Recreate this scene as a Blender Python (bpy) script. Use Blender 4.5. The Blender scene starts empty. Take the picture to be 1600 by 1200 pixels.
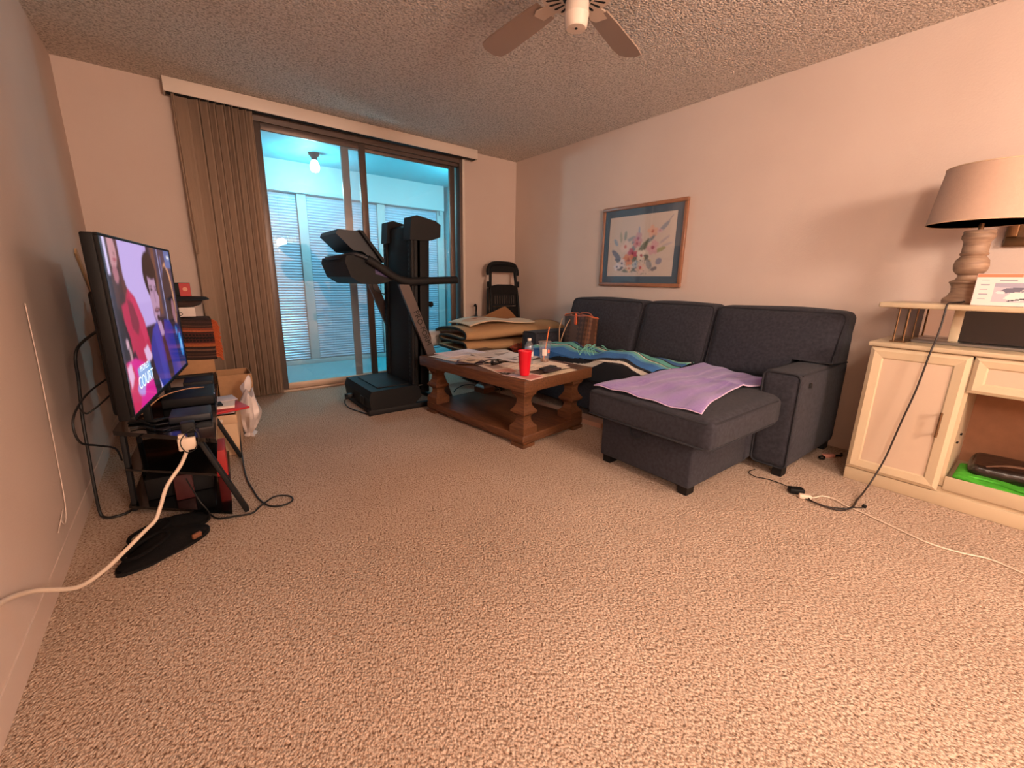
import bpy, bmesh, math, random
import numpy as np
from mathutils import Vector, Matrix, Euler
random.seed(7)
PI = math.pi
SC = bpy.context.scene
COL = SC.collection

# ------------------------------------------------------------------ camera
CAMZ = 1.0623
FPX, YAW, PITCH, ROLL = 658.39, 0.6624, 0.2400, 0.0179
cy, sy, cp, sp = math.cos(YAW), math.sin(YAW), math.cos(PITCH), math.sin(PITCH)
Fw = Vector((sy*cp, cy*cp, -sp)); Rt = Vector((cy, -sy, 0)); Up = Rt.cross(Fw)
cr, sr = math.cos(ROLL), math.sin(ROLL)
R2 = cr*Rt + sr*Up; U2 = -sr*Rt + cr*Up
cam_d = bpy.data.cameras.new('camera'); cam = bpy.data.objects.new('camera', cam_d); COL.objects.link(cam)
cam_d.sensor_width = 36.0; cam_d.lens = FPX/1600*36; cam_d.clip_start = 0.02; cam_d.clip_end = 60
M = Matrix((R2, U2, -Fw)).transposed().to_4x4(); M.translation = Vector((0, 0, CAMZ))
cam.matrix_world = M
SC.camera = cam

# ------------------------------------------------------------------ world, lights, exposure
w = bpy.data.worlds.new('world'); SC.world = w; w.use_nodes = True
w.node_tree.nodes['Background'].inputs[0].default_value = (1.0, 0.72, 0.52, 1)
w.node_tree.nodes['Background'].inputs[1].default_value = 0.25
SC.view_settings.view_transform = 'Standard'; SC.view_settings.look = 'None'
SC.view_settings.gamma = 1.0; SC.view_settings.exposure = 0.08
SC.view_settings.use_curve_mapping = False

def point_light(name, loc, power, color, r):
    d = bpy.data.lights.new(name, 'POINT'); d.energy = power; d.color = color; d.shadow_soft_size = r
    o = bpy.data.objects.new(name, d); o.location = loc; COL.objects.link(o); return o
CHAND = (1.60, -0.14, 1.66)
point_light('chandelier_glow', CHAND, 31, (1.0, 0.82, 0.67), 0.08)
point_light('added_kitchen_fill', (-1.66, -1.56, 2.05), 195, (1.0, 0.84, 0.72), 0.35)  # added fill from the unseen kitchen side, lifts the room brightness
point_light('added_rear_fill', (1.1, -3.0, 2.15), 350, (1.0, 0.82, 0.69), 0.40)  # added fill behind the camera, has no fixture
point_light('added_porch_fill', (3.16, 4.80, 2.0), 55, (0.40, 0.86, 1.0), 0.05)  # added fill for the right part of the porch, source out of view
point_light('porch_bulb_glow', (1.37, 5.58, 2.13), 52, (0.40, 0.86, 1.0), 0.06)

XL, XR, YB, H = -0.461, 3.404, 4.356, 2.44

# ------------------------------------------------------------------ helpers
def lin(c):
    if isinstance(c, str):
        c = c.lstrip('#'); c = tuple(int(c[i:i+2], 16) for i in (0, 2, 4))
    return tuple(((v/255)/12.92 if v/255 <= 0.04045 else ((v/255+0.055)/1.055)**2.4) for v in c)

def mat(name, col, rough=0.6, metal=0.0, noise=0.0, nscale=20, bump=0.0, bscale=200, emit=None, estr=0.0,
        vcol=False, wave=None, coat=0.0, stretch=(1, 1, 1), sheen=0.0, spec=0.5, col2=None, trans=0.0):
    m = bpy.data.materials.new(name); m.use_nodes = True; nt = m.node_tree; N = nt.nodes; L = nt.links
    b = N['Principled BSDF']
    c = lin(col); b.inputs['Base Color'].default_value = (*c, 1)
    b.inputs['Roughness'].default_value = rough; b.inputs['Metallic'].default_value = metal
    b.inputs['Specular IOR Level'].default_value = spec
    if coat: b.inputs['Coat Weight'].default_value = coat
    if sheen: b.inputs['Sheen Weight'].default_value = sheen
    if trans: b.inputs['Transmission Weight'].default_value = trans
    tc = N.new('ShaderNodeTexCoord'); mp = N.new('ShaderNodeMapping'); mp.inputs['Scale'].default_value = stretch
    L.new(tc.outputs['Object'], mp.inputs[0])
    src = None
    if vcol:
        a = N.new('ShaderNodeVertexColor'); a.layer_name = 'Col'; src = a.outputs['Color']
    if noise or col2:
        n = N.new('ShaderNodeTexNoise'); n.inputs['Scale'].default_value = nscale; n.inputs['Detail'].default_value = 5
        L.new(mp.outputs[0], n.inputs['Vector'])
        r = N.new('ShaderNodeValToRGB'); r.color_ramp.elements[0].position = 0.3; r.color_ramp.elements[1].position = 0.7
        c2 = lin(col2) if col2 else tuple(v*(1-noise) for v in c)
        hi = c if col2 else tuple(min(1, v*(1+noise*0.5)) for v in c)
        r.color_ramp.elements[0].color = (*c2, 1); r.color_ramp.elements[1].color = (*hi, 1)
        L.new(n.outputs['Fac'], r.inputs[0])
        if vcol:
            r.color_ramp.elements[0].color = (1-noise, 1-noise, 1-noise, 1); r.color_ramp.elements[1].color = (1, 1, 1, 1)
            mx = N.new('ShaderNodeMix'); mx.data_type = 'RGBA'; mx.blend_type = 'MULTIPLY'; mx.inputs[0].default_value = 1
            L.new(src, mx.inputs[6]); L.new(r.outputs[0], mx.inputs[7]); src = mx.outputs[2]
        else:
            src = r.outputs[0]
    if src: L.new(src, b.inputs['Base Color'])
    if bump:
        n2 = N.new('ShaderNodeTexNoise'); n2.inputs['Scale'].default_value = bscale; n2.inputs['Detail'].default_value = 3
        L.new(mp.outputs[0], n2.inputs['Vector'])
        bp = N.new('ShaderNodeBump'); bp.inputs['Strength'].default_value = bump; bp.inputs['Distance'].default_value = 0.004
        L.new(n2.outputs['Fac'], bp.inputs['Height']); L.new(bp.outputs[0], b.inputs['Normal'])
    if emit:
        if vcol: L.new(src, b.inputs['Emission Color'])
        else: b.inputs['Emission Color'].default_value = (*lin(emit), 1)
        b.inputs['Emission Strength'].default_value = estr
    return m

def glassy(name, tint, fac_gloss=0.9, rough=0.0, alpha=0.12):
    """thin clear sheet: mostly transparent, fresnel reflection, a little tinted film"""
    m = bpy.data.materials.new(name); m.use_nodes = True; nt = m.node_tree; N = nt.nodes; L = nt.links
    N.remove(N['Principled BSDF']); out = N['Material Output']
    t = N.new('ShaderNodeBsdfTransparent'); t.inputs[0].default_value = (*tint, 1)
    g = N.new('ShaderNodeBsdfGlossy'); g.inputs['Roughness'].default_value = rough; g.inputs[0].default_value = (1, 1, 1, 1)
    fr = N.new('ShaderNodeFresnel'); ge = N.new('ShaderNodeNewGeometry')
    io = N.new('ShaderNodeMath'); io.operation = 'MULTIPLY_ADD'; io.inputs[1].default_value = -0.8333; io.inputs[2].default_value = 1.5
    L.new(ge.outputs['Backfacing'], io.inputs[0]); L.new(io.outputs[0], fr.inputs[0])      # same outer fresnel on both faces of the thin sheet
    mu = N.new('ShaderNodeMath'); mu.operation = 'MULTIPLY_ADD'; mu.inputs[1].default_value = fac_gloss; mu.inputs[2].default_value = 0.02
    L.new(fr.outputs[0], mu.inputs[0])
    d = N.new('ShaderNodeBsdfDiffuse'); d.inputs[0].default_value = (0.8, 0.85, 0.88, 1)
    mx = N.new('ShaderNodeMixShader'); mx.inputs[0].default_value = alpha
    L.new(t.outputs[0], mx.inputs[1]); L.new(d.outputs[0], mx.inputs[2])
    m2 = N.new('ShaderNodeMixShader'); L.new(mu.outputs[0], m2.inputs[0])
    L.new(mx.outputs[0], m2.inputs[1]); L.new(g.outputs[0], m2.inputs[2]); L.new(m2.outputs[0], out.inputs[0])
    return m

class MB:
    """collects geometry; .v verts, .f faces, .c optional colours"""
    def __init__(s): s.v = []; s.f = []; s.smooth = []
    def add(s, vs, fs, sm=False, mtx=None):
        o = len(s.v)
        if mtx is not None: vs = [mtx @ Vector(p) for p in vs]
        s.v += [tuple(p) for p in vs]; s.f += [tuple(i+o for i in f) for f in fs]; s.smooth += [sm]*len(fs); return s
    def box(s, a, b, mtx=None):
        x0, y0, z0 = a; x1, y1, z1 = b
        vs = [(x0,y0,z0),(x1,y0,z0),(x1,y1,z0),(x0,y1,z0),(x0,y0,z1),(x1,y0,z1),(x1,y1,z1),(x0,y1,z1)]
        return s.add(vs, [(0,3,2,1),(4,5,6,7),(0,1,5,4),(1,2,6,5),(2,3,7,6),(3,0,4,7)], False, mtx)
    def bbox(s, a, b, r=0.004, seg=2, mtx=None, sm=True):
        bm = bmesh.new(); bmesh.ops.create_cube(bm, size=1)
        for v in bm.verts:
            v.co = Vector(((a[i]+b[i])/2 + v.co[i]*(b[i]-a[i]) for i in range(3)))
        r = min(r, 0.49*min(abs(b[i]-a[i]) for i in range(3)))
        bmesh.ops.bevel(bm, geom=bm.edges[:], offset=r, segments=seg, profile=0.5, affect='EDGES')
        bmesh.ops.recalc_face_normals(bm, faces=bm.faces)
        s.bm(bm, sm, mtx); return s
    def bm(s, bm, sm=True, mtx=None):
        bm.verts.index_update()
        s.add([v.co.copy() for v in bm.verts], [[v.index for v in f.verts] for f in bm.faces], sm, mtx); bm.free(); return s
    def prism(s, pts, h0, h1, axis='z', mtx=None, sm=False):
        """extrude 2D polygon; axis z: (x,y), axis y: (x,z), axis x: (y,z)"""
        n = len(pts)
        def P(p, h): return {'z': (p[0], p[1], h), 'y': (p[0], h, p[1]), 'x': (h, p[0], p[1])}[axis]
        vs = [P(p, h0) for p in pts] + [P(p, h1) for p in pts]
        fs = [tuple(range(n-1, -1, -1)), tuple(range(n, 2*n))] + [(i, (i+1) % n, n+(i+1) % n, n+i) for i in range(n)]
        return s.add(vs, fs, sm, mtx)
    def lathe(s, prof, c=(0, 0, 0), n=28, mtx=None, a0=0.0, sq=False, sm=True):
        k = 4 if sq else n; vs = []; fs = []
        for r, z in prof:
            for i in range(k):
                a = a0 + 2*PI*i/k + (PI/4 if sq else 0); rr = r*(math.sqrt(2) if sq else 1)
                vs.append((c[0]+rr*math.cos(a), c[1]+rr*math.sin(a), c[2]+z))
        for j in range(len(prof)-1):
            for i in range(k):
                fs.append((j*k+i, j*k+(i+1) % k, (j+1)*k+(i+1) % k, (j+1)*k+i))
        if prof[0][0] > 1e-5: fs.append(tuple(range(k-1, -1, -1)))
        if prof[-1][0] > 1e-5: fs.append(tuple((len(prof)-1)*k+i for i in range(k)))
        return s.add(vs, fs, sm and not sq, mtx)
    def tube(s, pts, r, n=8, closed=False, mtx=None, sm=True):
        P = [Vector(p) for p in pts]; m = len(P); vs = []; fs = []; prev = None
        for i, p in enumerate(P):
            t = ((P[(i+1) % m]-P[i-1]) if closed else (P[min(i+1, m-1)]-P[max(i-1, 0)]))
            t = t.normalized() if t.length > 1e-9 else Vector((0, 0, 1))
            if prev is None:
                up = Vector((0, 0, 1)) if abs(t.z) < 0.9 else Vector((1, 0, 0)); nrm = (up - t*up.dot(t)).normalized()
            else:
                nrm = prev - t*prev.dot(t); nrm = nrm.normalized() if nrm.length > 1e-6 else prev
            prev = nrm; b = t.cross(nrm); rr = r[i] if isinstance(r, (list, tuple)) else r
            for k in range(n):
                a = 2*PI*k/n; vs.append(p + nrm*rr*math.cos(a) + b*rr*math.sin(a))
        for i in range(m if closed else m-1):
            j = (i+1) % m
            for k in range(n): fs.append((i*n+k, i*n+(k+1) % n, j*n+(k+1) % n, j*n+k))
        if not closed: fs += [tuple(range(n-1, -1, -1)), tuple((m-1)*n+k for k in range(n))]
        return s.add(vs, fs, sm, mtx)

def smooth_path(pts, n=6, closed=False):
    P = [Vector(p) for p in pts]; out = []; m = len(P)
    for i in range(m if closed else m-1):
        if closed: a, b, c, d = P[i-1], P[i], P[(i+1) % m], P[(i+2) % m]
        else: a, b, c, d = P[max(i-1, 0)], P[i], P[i+1], P[min(i+2, m-1)]
        for k in range(n):
            t = k/n
            out.append(0.5*((2*b)+(-a+c)*t+(2*a-5*b+4*c-d)*t*t+(-a+3*b-3*c+d)*t**3))
    if not closed: out.append(P[-1])
    return out

ROOTS = {}
def thing(name, label, cat, loc=(0, 0, 0), rz=0.0, group=None):
    o = bpy.data.objects.new(name, None); COL.objects.link(o); o.empty_display_size = 0.05
    o.location = loc; o.rotation_euler = (0, 0, rz); o['label'] = label; o['category'] = cat
    if group: o['group'] = group
    ROOTS[o.name] = Matrix.Translation(Vector(loc)) @ Matrix.Rotation(rz, 4, 'Z')
    return o

def tag(o, label, cat, group=None):
    o['label'] = label; o['category'] = cat
    if group: o['group'] = group
    return o

def link_mesh(name, me, material, parent):
    o = bpy.data.objects.new(name, me); COL.objects.link(o)
    if material: me.materials.append(material)
    if parent: o.parent = parent
    return o

def build(name, mb, material, parent=None, world=False, label=None, origin=None):
    """world=True: geometry is in world coordinates and is moved into the root's frame"""
    vs = [Vector(p) for p in mb.v]
    if parent is not None and world:
        r = parent
        while r.parent: r = r.parent
        if r.name in ROOTS:
            inv = ROOTS[r.name].inverted(); vs = [inv @ p for p in vs]
    loc = None
    if parent is None:
        if origin is None:
            origin = Vector((sum(p.x for p in vs)/len(vs), sum(p.y for p in vs)/len(vs), min(p.z for p in vs)))
        loc = Vector(origin); vs = [p-loc for p in vs]
    me = bpy.data.meshes.new(name); me.from_pydata([tuple(p) for p in vs], [], mb.f)
    me.polygons.foreach_set('use_smooth', mb.smooth); me.update()
    if any(mb.smooth):
        try: me.set_sharp_from_angle(angle=math.radians(50))
        except Exception: pass
    o = link_mesh(name, me, material, parent)
    if loc is not None: o.location = loc
    if label: o['label'] = label
    return o

def struct(name, mb, material, parent=None):
    o = build(name, mb, material, parent, origin=(0, 0, 0) if parent is None else None)
    if parent is None: o['kind'] = 'structure'
    return o

def cushion(a, b, r=0.04, puff=(0, 0, 0), n=14, wr=0.0, seed=0, shear=None):
    bm = bmesh.new(); bmesh.ops.create_cube(bm, size=1)
    bmesh.ops.subdivide_edges(bm, edges=bm.edges[:], cuts=n, use_grid_fill=True)
    S = [b[i]-a[i] for i in range(3)]; C = [(a[i]+b[i])/2 for i in range(3)]
    rn = random.Random(seed); ph = [rn.uniform(0, 6.28) for _ in range(6)]
    for v in bm.verts:
        u = [0.5*math.sin(PI*max(-.5, min(.5, v.co[i]))) for i in range(3)]
        q = [u[i]*S[i] for i in range(3)]; rr = min(r, *[s*0.49 for s in S])
        inn = [max(-(S[i]/2-rr), min(S[i]/2-rr, q[i])) for i in range(3)]
        d = Vector([q[i]-inn[i] for i in range(3)])
        if d.length > 1e-9: d = d.normalized()*rr
        p = Vector(inn)+d
        for k in range(3):
            if puff[k]:
                i, j = (k+1) % 3, (k+2) % 3
                p[k] += puff[k]*2*u[k]*(1-(2*u[i])**2)*(1-(2*u[j])**2)
        if wr:
            p += Vector((wr*math.sin(9*p.y+ph[0])*math.sin(7*p.z+ph[1]), wr*math.sin(8*p.x+ph[2])*0.3, wr*math.sin(11*p.x+ph[3])*math.sin(9*p.y+ph[4])))
        v.co = p + Vector(C)
    if shear: 
        for v in bm.verts: v.co = shear(v.co)
    return MB().bm(bm, True)

def rrect(cx, cy, hx, hy, r, n=5):
    out = []
    for q, (sx, sy_) in enumerate(((1, 1), (-1, 1), (-1, -1), (1, -1))):
        for k in range(n+1):
            a = q*PI/2 + k/n*PI/2
            out.append((cx+sx*(hx-r)+r*math.cos(a), cy+sy_*(hy-r)+r*math.sin(a)))
    return out

# colour rasters for flat print and woven patterns -------------------------------------------------
def raster(nx, ny, bg, ops, asp=1.0):
    X, Y = np.meshgrid((np.arange(nx)+.5)/nx, (np.arange(ny)+.5)/ny)
    I = np.zeros((ny, nx, 3)); I[:] = lin(bg)
    for op in ops:
        k = op[0]; a = 1.0
        if k == 'e':
            _, x, y, rx, ry, an, c = op[:7]; a = op[7] if len(op) > 7 else 1.0
            ca, sa = math.cos(an), math.sin(an); dx = (X-x)*asp; dy = Y-y
            u = (dx*ca+dy*sa)/rx; v = (-dx*sa+dy*ca)/ry; m = u*u+v*v < 1
        elif k == 'r':
            _, x0, y0, x1, y1, c = op[:6]; a = op[6] if len(op) > 6 else 1.0
            m = (X >= x0) & (X <= x1) & (Y >= y0) & (Y <= y1)
        elif k == 'p':
            _, pts, c = op[:3]; a = op[3] if len(op) > 3 else 1.0
            m = np.zeros_like(X, bool); n = len(pts); j = n-1
            for i in range(n):
                xi, yi = pts[i]; xj, yj = pts[j]
                if yi != yj:
                    cnd = ((yi > Y) != (yj > Y)) & (X < (xj-xi)*(Y-yi)/(yj-yi)+xi); m ^= cnd
                j = i
        I[m] = I[m]*(1-a) + np.array(lin(c))*a
    return I

def blur(I, n=1):
    for _ in range(n):
        P = np.pad(I, ((1, 1), (1, 1), (0, 0)), 'edge')
        I = (P[:-2, 1:-1]+P[2:, 1:-1]+P[1:-1, :-2]+P[1:-1, 2:]+2*P[1:-1, 1:-1])/6
    return I

def grid_mesh(name, nx, ny, pos, colors, material, parent=None, world=True, thick=0.0):
    """pos(u,v)->Vector; colors: (ny,nx,3) per face"""
    vs = [pos(i/nx, j/ny) for j in range(ny+1) for i in range(nx+1)]
    fs = [(j*(nx+1)+i, j*(nx+1)+i+1, (j+1)*(nx+1)+i+1, (j+1)*(nx+1)+i) for j in range(ny) for i in range(nx)]
    mb = MB(); mb.v = [tuple(p) for p in vs]; mb.f = fs; mb.smooth = [True]*len(fs)
    o = build(name, mb, material, parent, world=world)
    me = o.data
    ca = me.color_attributes.new('Col', 'FLOAT_COLOR', 'CORNER')
    if colors is not None:
        c = colors.reshape(-1, 3); c = np.repeat(c, 4, axis=0); c = np.hstack([c, np.ones((len(c), 1))])
        ca.data.foreach_set('color', c.astype(np.float32).ravel())
    if thick:
        md = o.modifiers.new('solid', 'SOLIDIFY'); md.thickness = thick; md.offset = -1
    return o

def text_mesh(name, txt, size, mtx, material, parent, extrude=0.0006):
    cu = bpy.data.curves.new('txt', 'FONT'); cu.body = txt; cu.size = size; cu.extrude = extrude
    cu.align_x = 'CENTER'; cu.align_y = 'CENTER'
    t = bpy.data.objects.new('txt', cu); COL.objects.link(t)
    bpy.context.view_layer.update()
    me = bpy.data.meshes.new_from_object(t.evaluated_get(bpy.context.evaluated_depsgraph_get()))
    bpy.data.objects.remove(t); bpy.data.curves.remove(cu)
    r = parent
    while r.parent: r = r.parent
    me.transform((ROOTS[r.name].inverted() if r.name in ROOTS else Matrix.Identity(4)) @ mtx)
    me.materials.clear(); me.name = name
    return link_mesh(name, me, material, parent)

def frame_mtx(o, x, y):
    """matrix with origin o, x axis, y axis (normalised), z = x cross y"""
    x = Vector(x).normalized(); y = Vector(y); y = (y-x*y.dot(x)).normalized(); z = x.cross(y)
    m = Matrix((x, y, z)).transposed().to_4x4(); m.translation = Vector(o); return m

# ------------------------------------------------------------------ materials
def wall_mat(name, c, c2):
    return mat(name, c, 0.85, noise=0.0, col2=c2, nscale=2.0, bump=0.25, bscale=120, spec=0.2)
M_wall = wall_mat('painted_wall', (217, 195, 181), (212, 189, 175))
M_base = mat('painted_trim', (224, 196, 172), 0.6)

def carpet_mat():
    m = bpy.data.materials.new('berber_carpet'); m.use_nodes = True; nt = m.node_tree; N = nt.nodes; L = nt.links
    b = N['Principled BSDF']; b.inputs['Roughness'].default_value = 0.95; b.inputs['Specular IOR Level'].default_value = 0.1
    tc = N.new('ShaderNodeTexCoord'); mp = N.new('ShaderNodeMapping'); L.new(tc.outputs['Object'], mp.inputs[0])
    mp.inputs['Rotation'].default_value = (0, 0, 0.5)
    mp.inputs['Scale'].default_value = (1.0, 0.72, 1)
    v = N.new('ShaderNodeTexVoronoi'); v.inputs['Scale'].default_value = 170; L.new(mp.outputs[0], v.inputs['Vector'])
    n = N.new('ShaderNodeTexNoise'); n.inputs['Scale'].default_value = 135; n.inputs['Detail'].default_value = 4; L.new(mp.outputs[0], n.inputs['Vector'])
    r = N.new('ShaderNodeValToRGB'); e = r.color_ramp.elements
    e[0].position = 0.32; e[0].color = (*lin((124, 96, 78)), 1); e[1].position = 0.56; e[1].color = (*lin((212, 188, 168)), 1)
    x = e.new(0.42); x.color = (*lin((184, 154, 132)), 1)
    L.new(n.outputs['Fac'], r.inputs[0])
    n3 = N.new('ShaderNodeTexNoise'); n3.inputs['Scale'].default_value = 1.3; n3.inputs['Detail'].default_value = 3; L.new(tc.outputs['Object'], n3.inputs['Vector'])
    r3 = N.new('ShaderNodeValToRGB'); r3.color_ramp.elements[0].position = .3; r3.color_ramp.elements[1].position = .65
    r3.color_ramp.elements[0].color = (.86, .85, .84, 1); r3.color_ramp.elements[1].color = (1, 1, 1, 1); L.new(n3.outputs['Fac'], r3.inputs[0])
    mx = N.new('ShaderNodeMix'); mx.data_type = 'RGBA'; mx.blend_type = 'MULTIPLY'; mx.inputs[0].default_value = 1
    L.new(r.outputs[0], mx.inputs[6]); L.new(r3.outputs[0], mx.inputs[7]); L.new(mx.outputs[2], b.inputs['Base Color'])
    ad = N.new('ShaderNodeMath'); ad.operation = 'SUBTRACT'; L.new(n.outputs['Fac'], ad.inputs[0]); L.new(v.outputs['Distance'], ad.inputs[1])
    bp = N.new('ShaderNodeBump'); bp.inputs['Strength'].default_value = 0.9; bp.inputs['Distance'].default_value = 0.006
    L.new(ad.outputs[0], bp.inputs['Height']); L.new(bp.outputs[0], b.inputs['Normal'])
    return m
M_carpet = carpet_mat()

def popcorn_mat():
    m = bpy.data.materials.new('popcorn_ceiling'); m.use_nodes = True; nt = m.node_tree; N = nt.nodes; L = nt.links
    b = N['Principled BSDF']; b.inputs['Roughness'].default_value = 0.95; b.inputs['Specular IOR Level'].default_value = 0.1
    tc = N.new('ShaderNodeTexCoord')
    v = N.new('ShaderNodeTexVoronoi'); v.inputs['Scale'].default_value = 85; L.new(tc.outputs['Object'], v.inputs['Vector'])
    n = N.new('ShaderNodeTexNoise'); n.inputs['Scale'].default_value = 70; n.inputs['Detail'].default_value = 4; L.new(tc.outputs['Object'], n.inputs['Vector'])
    r = N.new('ShaderNodeValToRGB'); e = r.color_ramp.elements
    e[0].position = 0.34; e[0].color = (*lin((196, 180, 166)), 1); e[1].position = 0.55; e[1].color = (*lin((244, 230, 218)), 1)
    L.new(n.outputs['Fac'], r.inputs[0]); L.new(r.outputs[0], b.inputs['Base Color'])
    ad = N.new('ShaderNodeMath'); ad.operation = 'SUBTRACT'; L.new(n.outputs['Fac'], ad.inputs[0]); L.new(v.outputs['Distance'], ad.inputs[1])
    bp = N.new('ShaderNodeBump'); bp.inputs['Strength'].default_value = 1.0; bp.inputs['Distance'].default_value = 0.012
    L.new(ad.outputs[0], bp.inputs['Height']); L.new(bp.outputs[0], b.inputs['Normal'])
    return m
M_ceil = popcorn_mat()
M_vane = mat('blind_vane_fabric', (166, 138, 116), 0.8, noise=0.10, nscale=180, stretch=(1, 1, .03), bump=0.3, bscale=400)
M_white = mat('white_plastic', (232, 214, 198), 0.45)
M_alu = mat('bronze_aluminium', (112, 96, 88), 0.42, metal=0.55, noise=.08, nscale=30)
M_sill = mat('sill_aluminium', (200, 172, 148), 0.5, metal=.3)
M_glass = glassy('window_glass', (.97, .99, 1.0), 1.0, 0.0, 0.035)
M_glass_haze = glassy('painted_haze_screen_glass', (.96, .98, 1.0), 1.0, 0.0, 0.13)  # whitish diffuse film stands in for the reflected haze on the left pane
M_turq = mat('turquoise_paint', (74, 164, 176), 0.7, noise=.03, nscale=3)
M_turqf = mat('turquoise_floor_paint', (60, 176, 186), 0.45)
M_soff = mat('pale_soffit_paint', (146, 176, 180), 0.7)
M_slat = mat('shutter_slat_metal', (158, 192, 210), 0.3, metal=0.25)
M_black = mat('black_plastic', (13, 12, 13), 0.6, spec=.3)
M_dk = mat('charcoal_plastic', (22, 21, 22), 0.6, spec=.3)
M_dk2 = mat('blue_black_plastic', (32, 34, 40), 0.5)
M_belt = mat('rubber_belt', (11, 11, 12), 0.75, bump=0.3, bscale=500)
M_up = mat('grey_treadmill_paint', (92, 80, 76), 0.4, metal=0.4)
M_silver = mat('silver_metal', (170, 168, 165), 0.3, metal=0.9)
M_wood = mat('stained_oak', (116, 74, 46), 0.42, col2=(82, 50, 32), nscale=9, stretch=(14, 1.0, 14), bump=0.2, bscale=30)
M_sofa = mat('navy_chenille', (56, 55, 62), 0.95, noise=0.30, nscale=55, bump=0.6, bscale=420, sheen=0.05, spec=.15)
M_pipe = mat('navy_piping', (36, 36, 42), 0.9)
M_tin = mat('cable_black_rubber', (20, 18, 18), 0.5)
M_wcord = mat('white_cord_vinyl', (226, 204, 182), 0.45)
M_gold = mat('antique_brass', (132, 100, 70), 0.35, metal=0.8)
M_cream = mat('cream_lacquer', (206, 184, 152), 0.38, noise=0.04, nscale=4, coat=.2)
M_cream2 = mat('cream_lacquer_panel', (208, 182, 158), 0.38, noise=0.03, nscale=4, coat=.2)
M_red = mat('red_plastic', (214, 24, 44), 0.35, spec=.4)
M_paper = mat('paper', (238, 220, 208), 0.8)

# ------------------------------------------------------------------ room shell
X0, Y0 = -3.2, -3.6
struct('floor', MB().box((X0, Y0, -0.08), (XR+.12, YB, 0)), M_carpet)
struct('ceiling', MB().box((X0, Y0, H), (XR+.12, YB+.0, H+.1)), M_ceil)
YE = -0.3
struct('wall_left', MB().box((XL-.12, YE, 0), (XL, YB, H)), M_wall)
struct('wall_right', MB().box((XR, Y0, 0), (XR+.12, YB, H)), M_wall)
DX0, DX1, DZ = 0.60, 2.64, 2.35
struct('wall_back', MB().box((XL-.12, YB, 0), (DX0, YB+.14, H)).box((DX1, YB, 0), (XR+.12, YB+.14, H)).box((DX0, YB, DZ), (DX1, YB+.14, H)), M_wall)
struct('wall_front', MB().box((X0, Y0-.12, 0), (XR+.12, Y0, H)), M_wall)
struct('wall_kitchen', MB().box((X0-.12, Y0, 0), (X0, YE, H)).box((X0, YE, 0), (XL-.12, YE+.12, H)), M_wall)
# painted base strip low on the left wall, with an old paint edge
struct('baseboard_left', MB().box((XL, YE, 0.0), (XL+.004, YB-.02, 0.085)), M_wall)

# porch beyond the glass
PX0, PX1, PY0, PY1, PH = -0.9, 3.45, YB+.14, 6.22, 2.43
struct('floor_porch', MB().box((PX0, PY0, -.16), (PX1, PY1+.3, -.085)), M_turqf)
struct('ceiling_porch', MB().box((PX0, PY0, PH), (PX1, PY1+.3, PH+.08)), M_turq)
struct('wall_porch_side', MB().box((PX1, PY0, -.16), (PX1+.1, PY1+.3, PH)).box((PX0-.1, PY0, -.16), (PX0, PY1+.3, PH)), M_turq)
struct('wall_porch_far', MB().box((PX0, PY1+.04, -.16), (PX1, PY1+.14, PH)), M_turq)
struct('trim_1', MB().box((PX0, PY1-.12, 2.08), (PX1-.07, PY1+.04, PH)).box((PX1-.13, PY1-.10, 2.02), (PX1-.10, PY1-.06, 2.08)), M_soff)
sh = thing('roll_shutter', 'pale slatted shutter panels closing the far side of the porch', 'shutter', (1.2, PY1, 0))
for a, b_ in ((-.85, 0.43), (0.55, 1.32), (1.45, 2.36), (2.48, 3.30)):
    mb = MB(); n = 62; z0, z1 = -.03, 2.07; st = (z1-z0)/n
    for i in range(n):
        z = z0+i*st
        mb.add([(a, PY1-.004, z), (b_, PY1-.004, z), (b_, PY1-.018, z+st*.5), (a, PY1-.018, z+st*.5), (b_, PY1-.004, z+st), (a, PY1-.004, z+st)],
               [(0, 1, 2, 3), (3, 2, 4, 5)])
    o = build('slats', mb, M_slat, sh, world=True); o['kind'] = 'stuff'
for x in (0.49, 1.385, 2.42, 3.36):
    build('mullion', MB().bbox((x-.055, PY1-.04, -.084), (x+.055, PY1, 2.079), .004), M_soff, sh, world=True)
build('bottom_rail', MB().bbox((PX0+.01, PY1-.075, -.084), (PX1-.01, PY1-.041, -.03), .003), M_soff, sh, world=True)

pb = thing('porch_bulb', 'lit white bulb in a small ceiling socket on the porch', 'light', (1.42, 5.55, PH))
build('socket', MB().lathe([(.0, 0), (.062, 0), (.058, -.025), (.035, -.045), (.03, -.075), (0, -.075)], (1.42, 5.55, PH), 20), M_dk, pb, world=True)
M_bulb = mat('lit_bulb', (255, 255, 255), .4, emit=(235, 250, 255), estr=5.0)
build('bulb', MB().lathe([(.028, -.075), (.036, -.09), (.047, -.11), (.052, -.14), (.05, -.17), (.036, -.195), (.0, -.205)], (1.42, 5.55, PH), 20), M_bulb, pb, world=True)

sc_ = thing('added_porch_sconce', 'small added wall light on the porch side wall hidden behind the door jamb', 'light', (PX1, 4.80, 1.95))  # added fixture, hidden from view, to carry the extra porch fill
build('wall_plate', MB().bbox((PX1-.02, 4.74, 1.95), (PX1, 4.86, 2.10), .004), M_dk, sc_, world=True)
build('globe', MB().lathe([(0, 0), (.04, .01), (.055, .04), (.04, .075), (0, .085)], (PX1-.09, 4.80, 1.98), 20), M_bulb, sc_, world=True)
build('bracket', MB().tube([(PX1-.02, 4.80, 2.06), (PX1-.09, 4.80, 2.075)], .008, 8), M_dk, sc_, world=True)

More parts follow.
